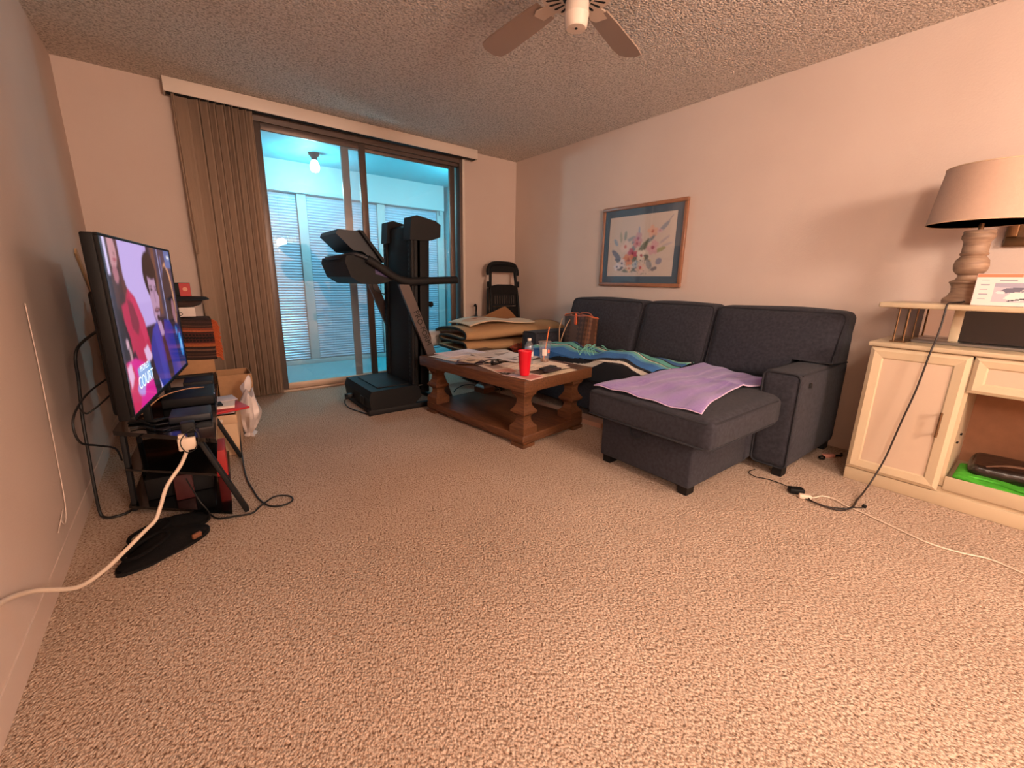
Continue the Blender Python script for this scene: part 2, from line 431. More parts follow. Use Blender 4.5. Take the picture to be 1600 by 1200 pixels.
# ------------------------------------------------------------------ sliding glass door
door = MB().box((DX0, YB-.01, 0), (DX0+.05, YB+.13, DZ)).box((DX1-.03, YB-.01, 0), (DX1, YB+.13, DZ))
door.box((DX0+.05, YB-.005, DZ-.05), (DX1-.03, YB+.13, DZ)).box((DX0+.05, YB+.03, DZ-.08), (DX1-.03, YB+.042, DZ-.05)).box((DX0+.05, YB+.08, DZ-.08), (DX1-.03, YB+.092, DZ-.05))
d1 = struct('door_1', door, M_alu)
build('sill', MB().bbox((DX0+.05, YB-.012, 0), (DX1-.03, YB+.13, .022), .003).box((DX0+.05, YB+.05, .022), (DX1-.03, YB+.06, .032)), M_sill, d1)
build('jamb_strip', MB().bbox((DX1+.001, YB-.018, 0), (DX1+.03, YB-.001, DZ), .003), M_white, d1, label='white outer jamb strip')
def panel(x0, x1, y, sl, sr_, zt=2.30, zb=.024, gm=M_glass):
    f = MB().bbox((x0, y-.016, zb), (x0+sl, y+.016, zt), .003).bbox((x1-sr_, y-.016, zb), (x1, y+.016, zt), .003)
    f.bbox((x0+sl, y-.014, zt-.055), (x1-sr_, y+.014, zt), .003)
    fr = build('door_panel', f, M_alu, d1)
    build('bottom_rail', MB().bbox((x0+sl, y-.015, zb), (x1-sr_, y+.015, zb+.055), .003), M_sill, fr, label='pale bottom rail')
    build('glass_pane', MB().box((x0+sl, y-.003, zb+.055), (x1-sr_, y+.003, zt-.055)), gm, fr)
panel(0.655, 1.585, YB+.030, .06, .062, zt=2.30, gm=M_glass_haze)
panel(1.375, 2.590, YB+.085, .068, .062, zt=2.30)

# ------------------------------------------------------------------ vertical blinds and valance
vb = thing('vertical_blinds', 'taupe vertical blinds stacked open at the left of the sliding door', 'blinds', (.4, 4.28, 0))
def vane(x, y, ang, wd=.089):
    mb = MB(); n = 6; ca, sa = math.cos(ang), math.sin(ang); vs = []
    for zz in (.018, 2.335):
        for i in range(n+1):
            t = (i/n-.5)*wd; bow = .007*(1-(2*i/n-1)**2)
            vs.append((x+t*ca-bow*sa, y+t*sa+bow*ca, zz))
    fs = [(i, i+1, n+1+i+1, n+1+i) for i in range(n)]
    mb.add(vs, fs, True)
    o = build('vane', mb, M_vane, vb, world=True)
    md = o.modifiers.new('s', 'SOLIDIFY'); md.thickness = .0016
angs = [.05, -.5, -.95, -.35, -1.0, -.6, -1.1, -.45, -1.0, -.7, -.9, -.35, -1.05, -.6, -.85, -.4, -.8]
xs = [.195, .262, .288, .318, .344, .368, .392, .418, .444, .466, .490, .514, .536, .558, .580, .600, .618]
for x, a in zip(xs, angs): vane(x, 4.283+random.uniform(-.006, .006), a)
build('pull_cord', MB().tube(smooth_path([(.148, 4.262, 2.34), (.150, 4.262, 1.6), (.152, 4.26, 1.26), (.162, 4.255, 1.235), (.170, 4.26, 1.27), (.163, 4.262, 1.7), (.158, 4.262, 2.34)], 5), .0035, 6), M_vane, vb, world=True)
build('head_rail', MB().box((.12, 4.262, 2.338), (2.76, 4.305, 2.36)), M_dk, vb, world=True)
va = MB().bbox((.105, 4.236, 2.340), (2.775, 4.246, 2.436), .002).bbox((.105, 4.246, 2.340), (.113, YB-.001, 2.436), .002).bbox((2.767, 4.246, 2.340), (2.775, YB-.001, 2.436), .002).box((.113, 4.246, 2.426), (2.767, YB-.001, 2.436))
tag(build('valance', va, M_white), 'long cream valance board above the sliding glass door', 'valance')

# ------------------------------------------------------------------ ceiling fan
FX, FY = 1.50, 1.52
fan = thing('ceiling_fan', 'cream ceiling fan with vented round housing and capped light fitter', 'ceiling fan', (FX, FY, H))
M_blade = mat('fan_blade_laminate', (176, 154, 138), .6)
M_fan = mat('cream_fan_enamel', (226, 204, 184), 0.5)
build('canopy', MB().lathe([(0, 0), (.075, 0), (.07, -.03), (.05, -.045), (0, -.045)], (FX, FY, H), 28), M_fan, fan, world=True)
hs = MB().lathe([(0, -.04), (.09, -.045), (.135, -.07), (.15, -.11), (.15, -.15), (.142, -.165), (.142, -.170), (.155, -.178), (.155, -.195), (.05, -.205), (0, -.205)], (FX, FY, H), 40)
build('motor_housing', hs, M_fan, fan, world=True)
def hz(r): return H-.195-.010*(.155-r)/.105
for i in range(24):
    a = 2*PI*i/24; vs = []
    for r, q in ((.080, -.0035), (.135, -.0065), (.142, 0), (.135, .0065), (.080, .0035)):
        for dz in (-.0008, .004):
            vs.append((FX+r*math.cos(a)-q*math.sin(a), FY+r*math.sin(a)+q*math.cos(a), hz(r)+dz))
    mb = MB().add(vs, [(0, 2, 4, 6, 8), (9, 7, 5, 3, 1)] + [((2*k) % 10, (2*k+1) % 10, (2*k+3) % 10, (2*k+2) % 10) for k in range(5)])
    build('vent_slot', mb, M_black, fan, world=True)
build('neck', MB().lathe([(.062, -.20), (.062, -.212), (.04, -.222), (0, -.222)], (FX, FY, H), 28), M_dk, fan, world=True)
build('light_fitter', MB().lathe([(0, -.222), (.046, -.222), (.05, -.228), (.05, -.268), (.052, -.270), (.052, -.276), (.05, -.278), (.047, -.312), (.04, -.322), (0, -.324)], (FX, FY, H), 28), M_white, fan, world=True)
build('screw_hole', MB().lathe([(0, -.3265), (.006, -.3265), (.006, -.32)], (FX-.005, FY-.005, H), 8), M_black, fan, world=True)
for i in range(5):
    a = 2*PI*i/5 + 0.30
    mm = Matrix.Translation((FX, FY, H-.150)) @ Matrix.Rotation(a, 4, 'Z')
    br = build('blade_iron', MB().prism([(.12, -.02), (.16, -.03), (.22, -.045), (.25, -.03), (.25, .03), (.22, .045), (.16, .03), (.12, .02)], -.035, -.030, mtx=mm), M_fan, fan, world=True)
    mt = mm @ Matrix.Rotation(math.radians(11), 4, 'X')
    build('blade', MB().prism([(.20, -.055), (.30, -.062), (.56, -.070), (.635, -.062), (.66, -.03), (.66, .03), (.635, .062), (.56, .070), (.30, .062), (.20, .055)], -.029, -.022, mtx=mt), M_blade, fan, world=True)

# ------------------------------------------------------------------ framed flower painting on the right wall
PY, PZ = 2.486, 1.393
pic = thing('framed_painting', 'framed watercolour of a flower bouquet with blue mat above the sofa', 'picture', (XR, PY, 1.03))
hw, hh = .447, .362
M_frame = mat('honey_oak_frame', (156, 104, 74), 0.4, noise=.15, nscale=30, coat=.3)
mb = MB(); T = .032
for a, b_ in (((PY-hw, PZ-hh), (PY+hw, PZ-hh+T)), ((PY-hw, PZ+hh-T), (PY+hw, PZ+hh)), ((PY-hw, PZ-hh+T), (PY-hw+T, PZ+hh-T)), ((PY+hw-T, PZ-hh+T), (PY+hw, PZ+hh-T))):
    mb.bbox((XR-.030, a[0], a[1]), (XR-.002, b_[0], b_[1]), .006)
build('frame', mb, M_frame, pic, world=True)
build('mat_board', MB().box((XR-.016, PY-hw+.01, PZ-hh+.01), (XR-.004, PY+hw-.01, PZ+hh-.01)), mat('teal_blue_mat', (74, 92, 108), .8), pic, world=True)
ops = []; rn = random.Random(3)
def flower(x, y, r, c, cc):
    for k in range(5):
        a = k*2*PI/5+rn.random(); ops.append(('e', x+r*.5*math.cos(a)/1.25, y+r*.5*math.sin(a), r*.52, r*.38, a, c, .85))
    ops.append(('e', x, y, r*.26, r*.26, 0, cc, .9))
def leaf(x, y, l, wd, a, c, al=.85): ops.append(('e', x, y, l, wd, a, c, al))
for x, y, l, wd, a, c in ((.84, .78, .11, .035, .75, '#8b93a4'), (.92, .9, .06, .008, .9, '#9a8f9a'), (.68, .62, .10, .03, .8, '#77808c'), (.55, .48, .12, .04, .9, '#5f6f5c'),
        (.60, .52, .1, .028, 1.25, '#55604a'), (.80, .42, .11, .032, .35, '#9a9a60'), (.14, .36, .13, .045, 2.4, '#4d6488'), (.2, .24, .12, .03, 2.6, '#44586f'), (.12, .58, .07, .03, 2.2, '#8ea8bd'),
        (.2, .66, .09, .025, 1.7, '#a9a790'), (.27, .68, .08, .03, 1.5, '#8d9a90'), (.36, .62, .09, .03, .4, '#8f97a2'), (.48, .72, .1, .02, 1.65, '#8c9cc0'), (.42, .6, .08, .03, .9, '#7d8a98'),
        (.86, .58, .1, .02, .6, '#b7a9ae'), (.9, .5, .09, .02, .3, '#bdb0b4'), (.66, .2, .09, .05, 2.0, '#8e9498'), (.8, .24, .06, .05, .6, '#7c7f9a'), (.74, .12, .06, .03, .3, '#5a5a68'),
        (.35, .1, .12, .04, 0.1, '#5c6a5e'), (.5, .12, .1, .04, .2, '#50605c'), (.22, .14, .07, .04, .5, '#3d4656'), (.45, .3, .1, .06, .2, '#5b6450'), (.58, .3, .09, .05, .3, '#39463c'), (.4, .44, .1, .04, 1, '#66788c')):
    leaf(x, y, l, wd, a, c, .8)
for f in ((.68, .72, .10, '#e8b49a', '#c46a58'), (.28, .5, .11, '#e6cfc4', '#d0766a'), (.47, .62, .10, '#caa0a8', '#a85a78'), (.46, .54, .08, '#d08a8c', '#a04058'), (.70, .46, .12, '#d9a8ae', '#9c3c5c'),
          (.40, .38, .10, '#c2506a', '#8c2840'), (.34, .28, .11, '#e08a5c', '#b85038'), (.54, .34, .10, '#efe0d4', '#b04a58'), (.24, .22, .08, '#e9dcd8', '#4a4a78'), (.16, .16, .07, '#e2dce0', '#3c4470'),
          (.36, .13, .07, '#e8c8b0', '#c86a50'), (.54, .14, .10, '#e4c6bc', '#c44a4a'), (.46, .2, .07, '#aebdc8', '#6a7c98'), (.78, .72, .05, '#dcb8bc', '#b07080')): flower(*f)
for k in range(60): ops.append(('e', rn.uniform(.15, .7), rn.uniform(.03, .3), .012, .006, rn.random()*3, rn.choice(['#2f3a38', '#3b4a5a', '#506048', '#d8b060']), .8))
img = blur(raster(120, 96, (216, 198, 184), ops, 1.25), 1)
pw, ph_ = .355, .268
grid_mesh('print', 120, 96, lambda u, v: Vector((XR-.0175, PY+pw-u*2*pw, PZ-ph_+v*2*ph_)), img[:, :, :], mat('watercolour_print', (255, 255, 255), .8, vcol=True), pic)
build('glazing', MB().box((XR-.0225, PY-hw+.02, PZ-hh+.02), (XR-.0215, PY+hw-.02, PZ+hh-.02)), glassy('picture_glass', (1, 1, 1), .8, 0.02, 0.02), pic, world=True)

# second gold frame, mostly behind the lamp shade
p2 = thing('gold_frame', 'ornate gold picture frame partly hidden behind the lampshade', 'picture', (XR, .02, 1.28))
mb = MB()
for a, b_ in (((-.22, 1.275), (.26, 1.32)), ((-.22, 1.60), (.26, 1.645)), ((.215, 1.32), (.26, 1.60)), ((-.22, 1.32), (-.175, 1.60))):
    mb.bbox((XR-.028, a[0], a[1]), (XR-.002, b_[0], b_[1]), .008)
build('frame', mb, M_gold, p2, world=True)
build('canvas', MB().box((XR-.014, -.18, 1.32), (XR-.004, .22, 1.60)), mat('dark_canvas', (110, 78, 44), .7, noise=.4, nscale=14), p2, world=True)

# ------------------------------------------------------------------ sofa with chaise
sofa = thing('sectional_sofa', 'navy blue fabric sofa with storage chaise against the right wall', 'sofa', (2.9, 1.95, 0))
SY0, SY1 = .78, 3.13
def arm(y0, y1, xf=2.56):
    a = cushion((xf, y0, .055), (3.36, y1, .60), .028, (.0, .006, .006), 12)
    o = build('arm', a, M_sofa, sofa, world=True)
    pp = MB().tube([(xf+.004, y, z) for y, z in rrect((y0+y1)/2, .3275, (y1-y0)/2-.002, .27, .03)], .0055, 6, True)
    pp.tube([(xf+.03, y0+.004, .592), (3.34, y0+.004, .592)], .005, 6).tube([(xf+.03, y1-.004, .592), (3.34, y1-.004, .592)], .005, 6)
    build('piping', pp, M_pipe, o, world=True)
    return o
ra = arm(SY0, .97)
build('recline_grip', MB().tube([(2.70, SY0-.002, z) for z in (.515, .54)], .012, 10), M_black, ra, world=True, label='small dark pull slot on the outer arm')
arm(2.94, SY1)
build('base_frame', MB().bbox((2.50, .975, .06), (3.34, 2.935, .30), .015), M_sofa, sofa, world=True)
build('back_frame', cushion((3.20, SY0+.01, .06), (3.385, SY1-.01, .80), .03, n=10), M_sofa, sofa, world=True)
for y0, y1 in ((1.60, 2.265), (2.275, 2.935)):
    o = build('seat_cushion', cushion((2.44, y0, .30), (3.16, y1, .455), .035, (.0, .0, .012), 12), M_sofa, sofa, world=True)
    build('piping', MB().tube([(x, y, .43) for x, y in rrect(2.80, (y0+y1)/2, .358, (y1-y0)/2-.001, .03)], .005, 6, True), M_pipe, o, world=True)
def back(y0, y1, notch=False, seed=0):
    def sh_(p):
        t = (p.z-.46)/.46; q = p.copy(); q.x += .13*t
        if notch and q.z < .615 and q.y < 1.0:            # cut round the arm top
            q.z = .615 + (q.z-.46)*.02
        return q
    o = build('back_cushion', cushion((2.98, y0, .462), (3.19, y1, .915), .05, (.035, .0, .015), 16, seed=seed, wr=.003, shear=sh_), M_sofa, sofa, world=True)
    pts = [(2.995+.13*((z-.46)/.46), y, z if not (notch and z < .615 and y < 1.0) else .617) for y, z in rrect((y0+y1)/2, .69, (y1-y0)/2-.012, .215, .04)]
    pts2 = [(3.165+.13*((z-.46)/.46), y, z if not (notch and z < .615 and y < 1.0) else .617) for y, z in rrect((y0+y1)/2, .69, (y1-y0)/2-.012, .215, .04)]
    build('piping', MB().tube(pts, .0055, 6, True).tube(pts2, .0055, 6, True), M_pipe, o, world=True)
back(.765, 1.555, True, 1); back(1.565, 2.175, False, 2); back(2.185, 3.02, False, 3)
# chaise
build('chaise_base', MB().bbox((1.915, .985, .045), (2.56, 1.565, .325), .012), M_sofa, sofa, world=True)
cc = build('chaise_cushion', cushion((1.795, .845, .315), (3.14, 1.590, .468), .035, (.0, .0, .012), 16,
           shear=lambda p: Vector((p.x, max(p.y, .975+(.845-.975)*max(0, min(1, (2.56-p.x)/.03))) if p.x > 2.5 else p.y, p.z))), M_sofa, sofa, world=True)
pp = MB()
for z in (.327, .452):
    pts = [(1.80, 1.57, z), (1.80, .88, z), (1.83, .852, z), (2.50, .852, z)]
    pp.tube([(2.52, 1.585, z), (1.83, 1.585, z)] + pts, .006, 6)
build('piping', pp, M_pipe, cc, world=True)
build('pull_loop', MB().tube(smooth_path([(1.912, 1.365, .285), (1.905, 1.355, .25), (1.900, 1.33, .228), (1.900, 1.30, .228), (1.905, 1.275, .25), (1.912, 1.265, .285)], 5), .007, 8), M_pipe, sofa, world=True)
for x, y in ((1.93, 1.0), (1.93, 1.50), (2.58, .80), (3.28, .80), (2.58, 3.05), (3.28, 3.05)):
    build('foot', MB().prism([(x, y), (x+.07, y), (x+.07, y+.05), (x, y+.05)], 0.0, .06), M_black, sofa, world=True)

# purple towel on chaise
ops = [('r', 0, 0, 1, 1, '#9c7ab8', .0)]
rn = random.Random(5)
for k in range(46):
    v = rn.random(); x = rn.uniform(-.2, .9)
    ops.append(('e', x+.2, v, rn.uniform(.1, .4), rn.uniform(.003, .012), rn.uniform(-.15, .15), rn.choice(['#ae90cc', '#7a5cac', '#9c7cc2', '#ccb4d6', '#6a4ea0']), .5))
tw = blur(raster(80, 60, (142, 110, 182), ops), 1)
TW = [(1.83, 1.575), (3.02, 1.56), (2.86, .96), (1.84, .93)]  # front-left, back-left, back-right, front-right
def towel_pos(u, v):     # u along x (front->back), v along y (left->right)
    a = Vector((*TW[0], 0)).lerp(Vector((*TW[1], 0)), u); b = Vector((*TW[3], 0)).lerp(Vector((*TW[2], 0)), u)
    # right hem bows inward towards the arm
    p = a.lerp(b, v); 
    p.y += .10*v*v*math.sin(PI*min(1, u*1.0))*.9
    p.z = .482 + .006*math.sin(14*u+6*v) + .004*math.sin(23*v-5*u) + .012*math.exp(-((u-.62)/.03)**2)*v + .01*math.exp(-((u-.3)/.05)**2)*(1-v)
    p.z += .012*(1-(2*min(1, max(0, (p.x-1.795)/1.345))-1)**2)*0.6
    return p
M_towel = mat('purple_terry', (160, 124, 180), .95, vcol=True, noise=.18, nscale=90, bump=.5, bscale=300, sheen=.3, spec=.1)
tt = thing('beach_towel', 'purple streaked towel spread over the chaise', 'towel', (2.4, 1.27, .47))
grid_mesh('towel_cloth', 80, 60, towel_pos, tw, M_towel, tt, thick=.006)
hem = [towel_pos(i/40, 1.0)+Vector((0, 0, .002)) for i in range(41)]
hem2 = [towel_pos(0.0, i/30)+Vector((0, 0, .002)) for i in range(31)]
build('hem', MB().tube(hem, .0035, 6).tube(hem2, .003, 6), mat('lilac_hem', (216, 190, 214), .9), tt, world=True, label='pale lilac hem')

# striped blanket on the seats
bands = [(0, .10, '#17161c'), (.10, .145, '#e8dccb'), (.145, .20, '#17161c'), (.20, .36, '#3c74b4'), (.36, .43, '#5f9fc4'), (.43, .50, '#74bcb0'), (.50, .52, '#f0e4d2'), (.52, .545, '#1c1a20'),
         (.545, .66, '#68b4a8'), (.66, .69, '#1c1a20'), (.69, .77, '#3f6ea8'), (.77, .84, '#7cc0b0'), (.84, .86, '#f0e4d2'), (.86, .90, '#1c1a20'), (.90, 1.01, '#6aac98')]
def blanket_cols(nx, ny):
    I = np.zeros((ny, nx, 3))
    for j in range(ny):
        for i in range(nx):
            u = (i+.5)/nx; v = (j+.5)/ny
            t = v + .07*math.sin(5.5*u+.6) + .03*math.sin(13*u+4*v) - .08*(u-.5)
            t = min(.999, max(0, t))
            for a, b_, c in bands:
                if a <= t < b_: I[j, i] = lin(c); break
    return I
def blanket_pos(u, v):   # u along y (far -> near), v from hanging front edge to the back cushions
    y = 2.92 - u*1.31
    s = v*.86
    if s < .17: x = 2.425; z = .475-(.17-s)*.95; x -= .012*math.sin(11*y)
    else:
        x = 2.425+(s-.17)*.80; z = .475
    k = min(1, max(0, (s-.12)/.15))
    b1 = math.exp(-((y-1.98)/.25)**2)*math.exp(-((x-2.64)/.22)**2); b2 = math.exp(-((y-2.62)/.22)**2)*math.exp(-((x-2.66)/.22)**2)
    z += k*(.062*b1+.058*b2 + .008*math.sin(17*x+9*y)+.006*math.sin(29*y-11*x)) + .005
    if s < .17: x -= .0
    return Vector((x, y, z+.004))
M_blk = mat('striped_cotton', (255, 255, 255), .85, vcol=True, noise=.15, nscale=60, bump=.3, bscale=300)
bl = thing('striped_blanket', 'blue teal black and white striped blanket rumpled over the sofa seats', 'blanket', (2.75, 2.2, .46))
grid_mesh('blanket_cloth', 220, 160, blanket_pos, blanket_cols(220, 160), M_blk, bl, thick=.007)
fr = MB()
for k in range(16):
    y = 2.27+random.uniform(-.05, .05); x = 2.56+random.uniform(-.10, .10); a = random.uniform(0, 6.28)
    p = [Vector((x+t*.05*math.cos(a+t*.8), y+t*.05*math.sin(a+t*.8), .560-.03*t*t+random.uniform(0, .012))) for t in (0, .5, 1, 1.4)]
    fr.tube(p, .0028, 5)
build('tassel', fr, mat('teal_tassel', (120, 190, 170), .9), bl, world=True)

# ------------------------------------------------------------------ coffee table
CX, CY, CA, CL, CW, CH = 1.888, 2.558, .12, .59, .355, .464
ct = thing('coffee_table', 'brown wooden coffee table with four turned square pillar legs and lower shelf', 'table', (CX, CY, 0), CA)
top = MB()
top.bbox((-CW, -CL, CH-.078), (CW, CL, CH), .006)
build('tabletop', top, M_wood, ct)
build('frame_groove', MB().box((-CW+.075, -CL+.075, CH), (CW-.075, CL-.075, CH+.0012)), mat('inset_oak', (100, 66, 44), .42, col2=(74, 46, 32), nscale=9, stretch=(14, 1, 14)), ct, label='inset centre board')
build('apron', MB().bbox((-CW+.09, -CL+.09, CH-.10), (CW-.09, CL-.09, CH-.0785), .003), M_wood, ct)
bi = .035
build('lower_shelf', MB().bbox((-CW+bi, -CL+bi, .035), (CW-bi, CL-bi, .085), .010).box((-CW+bi+.01, -CL+bi+.01, .024), (CW-bi-.01, CL-bi-.01, .036)), M_wood, ct)
for sx in (-1, 1):
    for sy_ in (-1, 1):
        x = sx*(CW-.105); y = sy_*(CL-.105)
        prof = [(.064, .085), (.064, .132), (.058, .140), (.046, .152), (.037, .170), (.034, .188), (.036, .202), (.046, .210), (.060, .222), (.063, .230), (.061, .240), (.048, .256), (.038, .276), (.034, .300), (.036, .322), (.046, .340), (.056, .350), (.056, .358), (.061, .362), (.061, .386)]
        build('leg', MB().lathe(prof, (x, y, 0), sq=True), M_wood, ct)
        fx, fy = sx*(CW-bi-.055), sy_*(CL-bi-.055)
        build('foot', MB().prism([(-.055, 0), (.055, 0), (.055, .024), (-.055, .024)], -.055, .055, 'y', mtx=Matrix.Translation((fx, fy, 0))), M_wood, ct)

TZ = CH+.0014
def onT(z=0): return TZ+z
def sheet(x, y, w, l, rz, z, c, name='paper', label=None, curl=.003, group='papers on the coffee table', ops=None, th=.0012, cat='paper'):
    """a loose sheet, slightly curled, printed"""
    nx, ny = 22, 16
    ca, sa = math.cos(rz), math.sin(rz)
    k1 = random.uniform(0, 6)
    def pos(u, v):
        px, py = (u-.5)*w, (v-.5)*l
        zz = z + curl*(0.5+0.5*math.sin(k1+5*u+3*v)) + curl*2*max(0, u-.7)
        return Vector((x+px*ca-py*sa, y+px*sa+py*ca, zz))
    img = raster(nx*3, ny*3, c, ops or [])
    t = thing(name, label, cat, (x, y, z), 0, group)
    grid_mesh('printed_sheet', nx*3, ny*3, pos, img, M_print, t, thick=th)
    return t
M_print = mat('printed_paper', (255, 255, 255), .7, vcol=True)
rn = random.Random(11)
def lines(c='#6a6468', n=9, x0=.1, x1=.9):
    return [('r', x0, .1+.8*i/n, x0+(x1-x0)*rn.uniform(.5, 1), .1+.8*i/n+.025, c, .7) for i in range(n)]
sheet(1.80, 3.02, .36, .24, .1, onT(.004), (244, 232, 238), 'paper_stack', 'lilac white stack of papers at the far end of the coffee table', .002, None, lines('#b8aab0', 6), .012, 'papers')
sheet(1.64, 2.91, .20, .28, .25, onT(.001), (226, 234, 238), 'envelope', 'bluish white envelope at the far left corner of the coffee table', .002, None, [('r', .1, .6, .3, .9, '#9aa8b8', .6)])
sheet(2.00, 2.84, .36, .30, -.25, onT(.003), (240, 222, 210), 'newspaper', 'creased newspaper at the back edge of the coffee table', .007, None, lines('#8c7c74', 10)+[('r', .55, .15, .9, .5, '#a08c80', .8)])
sheet(2.02, 2.58, .32, .28, .3, onT(.006), (240, 228, 222), 'folded_newspaper', 'white folded newspaper behind the red cup on the coffee table', .008, None, [('p', [(.2, .2), (.5, .3), (.3, .6)], '#505058', .8), ('r', .5, .5, .85, .55, '#505058', .8), ('r', .5, .3, .8, .34, '#606068', .8)])
sheet(1.71, 2.72, .26, .34, .3, onT(.002), (244, 222, 206), 'flyer', 'cream flyer lying left of the sunglasses', .003, None, lines('#a08478', 8))
sheet(1.63, 2.60, .14, .20, .9, onT(.008), (92, 70, 78), 'photo_print', 'dark plum coloured leaflet at the left edge of the coffee table', .004, None, [('e', .5, .5, .3, .2, .3, '#c8b0a0', .8)])
sheet(1.66, 2.63, .15, .13, .5, onT(.013), (226, 198, 168), 'photo_card', 'cream card with a dark oval picture on the coffee table', .004, None, [('e', .5, .5, .3, .25, 0, '#4a3c3c', .9), ('e', .55, .55, .12, .1, 0, '#8a7468', .9)])
sheet(1.78, 2.32, .32, .34, -.1, onT(.001), (240, 214, 196), 'coupon_page', 'printed coupon page at the left edge near the sunglasses', .003, None, [('r', .05, .05, .45, .4, '#c8604c', .6), ('r', .5, .1, .9, .3, '#7c8460', .6), ('r', .1, .5, .4, .9, '#b89484', .7)]+lines('#7c6c68', 7))
sheet(1.70, 2.05, .17, .24, .2, onT(.002), (240, 204, 192), 'magazine', 'colourful magazine under the red cup at the near corner', .002, None, [('r', .1, .1, .9, .45, '#c85a5a', .7), ('r', .1, .55, .5, .9, '#8c88a8', .7)])
sheet(1.87, 2.26, .22, .22, .25, onT(.006), (248, 228, 208), 'letter', 'cream letter between the sunglasses and the red cup', .003, None, lines('#8a7468', 8))
sheet(2.06, 2.28, .24, .30, .05, onT(.003), (242, 222, 202), 'brochure', 'cream brochure under the plastic cup', .004, None, lines('#907c70', 9))
sheet(2.02, 2.12, .20, .13, -.1, onT(.009), (240, 216, 190), 'bill', 'pale cream bill behind the dark wallet', .003, None, lines('#a89078', 5))
sheet(1.95, 2.00, .34, .07, .12, onT(.002), (226, 204, 176), 'receipt', 'long cream receipt at the near edge of the coffee table', .002, None, lines('#c8b090', 4))

# red cup
cup = thing('plastic_cup', 'red plastic tumbler at the near corner of the coffee table', 'cup', (1.70, 2.05, onT(.007)))
cu = MB().lathe([(0, 0), (.029, 0), (.031, .003), (.0325, .012), (.044, .150), (.0465, .155), (.047, .158), (.0455, .160), (.043, .157), (.030, .012), (0, .008)], (0, 0, 0), 36)
build('cup_body', cu, M_red, cup)
# water bottle
M_clear = glassy('clear_plastic', (.93, .95, .96), 1.6, .08, .10)
wb = thing('water_bottle', 'small clear water bottle with white label behind the red cup', 'bottle', (1.945, 2.30, onT(.010)))
build('bottle_body', MB().lathe([(0, .004), (.022, 0), (.031, .006), (.032, .05), (.0305, .054), (.032, .058), (.032, .118), (.030, .135), (.022, .155), (.0135, .166), (.0125, .174)], (0, 0, 0), 28), M_clear, wb)
build('cap', MB().lathe([(0, .174), (.0145, .174), (.0145, .188), (.013, .190), (0, .190)], (0, 0, 0), 20), M_white, wb)
build('label', MB().lathe([(.0328, .060), (.0328, .105)], (0, 0, 0), 28), mat('bottle_label', (236, 220, 222), .5), wb)
build('label_band', MB().lathe([(.0330, .096), (.0330, .108)], (0, 0, 0), 28), mat('label_violet', (120, 96, 120), .5), wb)
# clear takeaway cup
tc_ = thing('takeaway_cup', 'clear takeaway cup with coffee dregs and an orange straw', 'cup', (2.125, 2.33, onT(.008)))
build('cup_body', MB().lathe([(.0, .001), (.031, .001), (.032, .004), (.045, .145), (.050, .148), (.050, .153), (.045, .155)], (0, 0, 0), 32), M_clear, tc_)
build('drink', MB().lathe([(0, .003), (.0305, .003), (.0322, .022), (0, .022)], (0, 0, 0), 28), mat('iced_coffee', (150, 92, 52), .3), tc_)
build('sticker', MB().add([((.0375+.004*j/1)*math.cos(a), (.0375+.004*j/1)*math.sin(a), .05+.05*j) for j in (0, 1) for a in [math.radians(d) for d in range(200, 251, 10)]], [(i, i+1, i+7, i+6) for i in range(5)]), M_paper, tc_)
build('logo_dot', MB().add([((.0395+.0045*(z-.05)/.05)*math.cos(a), (.0395+.0045*(z-.05)/.05)*math.sin(a), z) for z in (.07, .095) for a in [math.radians(d) for d in range(258, 289, 6)]], [(i, i+1, i+7, i+6) for i in range(5)]), mat('logo_orange', (226, 120, 90), .5), tc_)
build('straw', MB().tube([(-.01, 0, .012), (.028, -.01, .262)], .0042, 10), mat('orange_straw', (236, 124, 60), .4), tc_)
# sunglasses
sg = thing('sunglasses', 'black wraparound sunglasses on the papers', 'sunglasses', (1.70, 2.40, onT(.009)), .35)
M_lens = mat('black_lens', (14, 14, 15), .12, coat=.5)
for s in (-1, 1):
    bm = bmesh.new(); bmesh.ops.create_uvsphere(bm, u_segments=18, v_segments=10, radius=1)
    for v in bm.verts: v.co = Vector((s*.034+v.co.x*.033, -.01+v.co.y*.007-abs(v.co.x*.2)**2, .026+v.co.z*.021))
    build('lens', MB().bm(bm), M_lens, sg)
    build('temple', MB().tube(smooth_path([(s*.066, -.006, .034), (s*.072, .03, .032), (s*.066, .09, .022), (s*.05, .125, .004)], 4), .0032, 8), M_black, sg)
build('bridge', MB().tube([(-.012, -.014, .036), (0, -.016, .038), (.012, -.014, .036)], .0035, 8), M_black, sg)
# keys / small bits and wallet
ky = thing('key_bunch', 'bunch of dark keys left of the red cup', 'keys', (1.60, 2.13, onT(.006)))
for k, a in enumerate((.2, .9, 1.7, -.5)):
    mm = Matrix.Rotation(a, 4, 'Z') @ Matrix.Translation((.012, 0, .003*k))
    build('key', MB().prism([(0, -.010), (.02, -.012), (.024, -.004), (.05, -.004), (.056, 0), (.05, .004), (.024, .004), (.02, .012), (0, .010)], 0, .0025, mtx=mm), M_dk, ky)
build('key_ring', MB().tube([(.014*math.cos(a*.4), .014*math.sin(a*.4), .013) for a in range(16)], .0012, 6, True), M_silver, ky)
wl = thing('phone_case', 'dark flip phone case lying open at the near end of the table', 'phone case', (1.93, 2.06, onT(.012)), .28)
M_case = mat('dark_leather', (52, 38, 42), .5, bump=.3, bscale=300)
build('case_cover', MB().bbox((-.09, -.05, 0), (.075, .0, .012), .004), M_case, wl)
build('phone', MB().bbox((-.05, .002, .002), (.10, .056, .014), .004), M_dk2, wl)

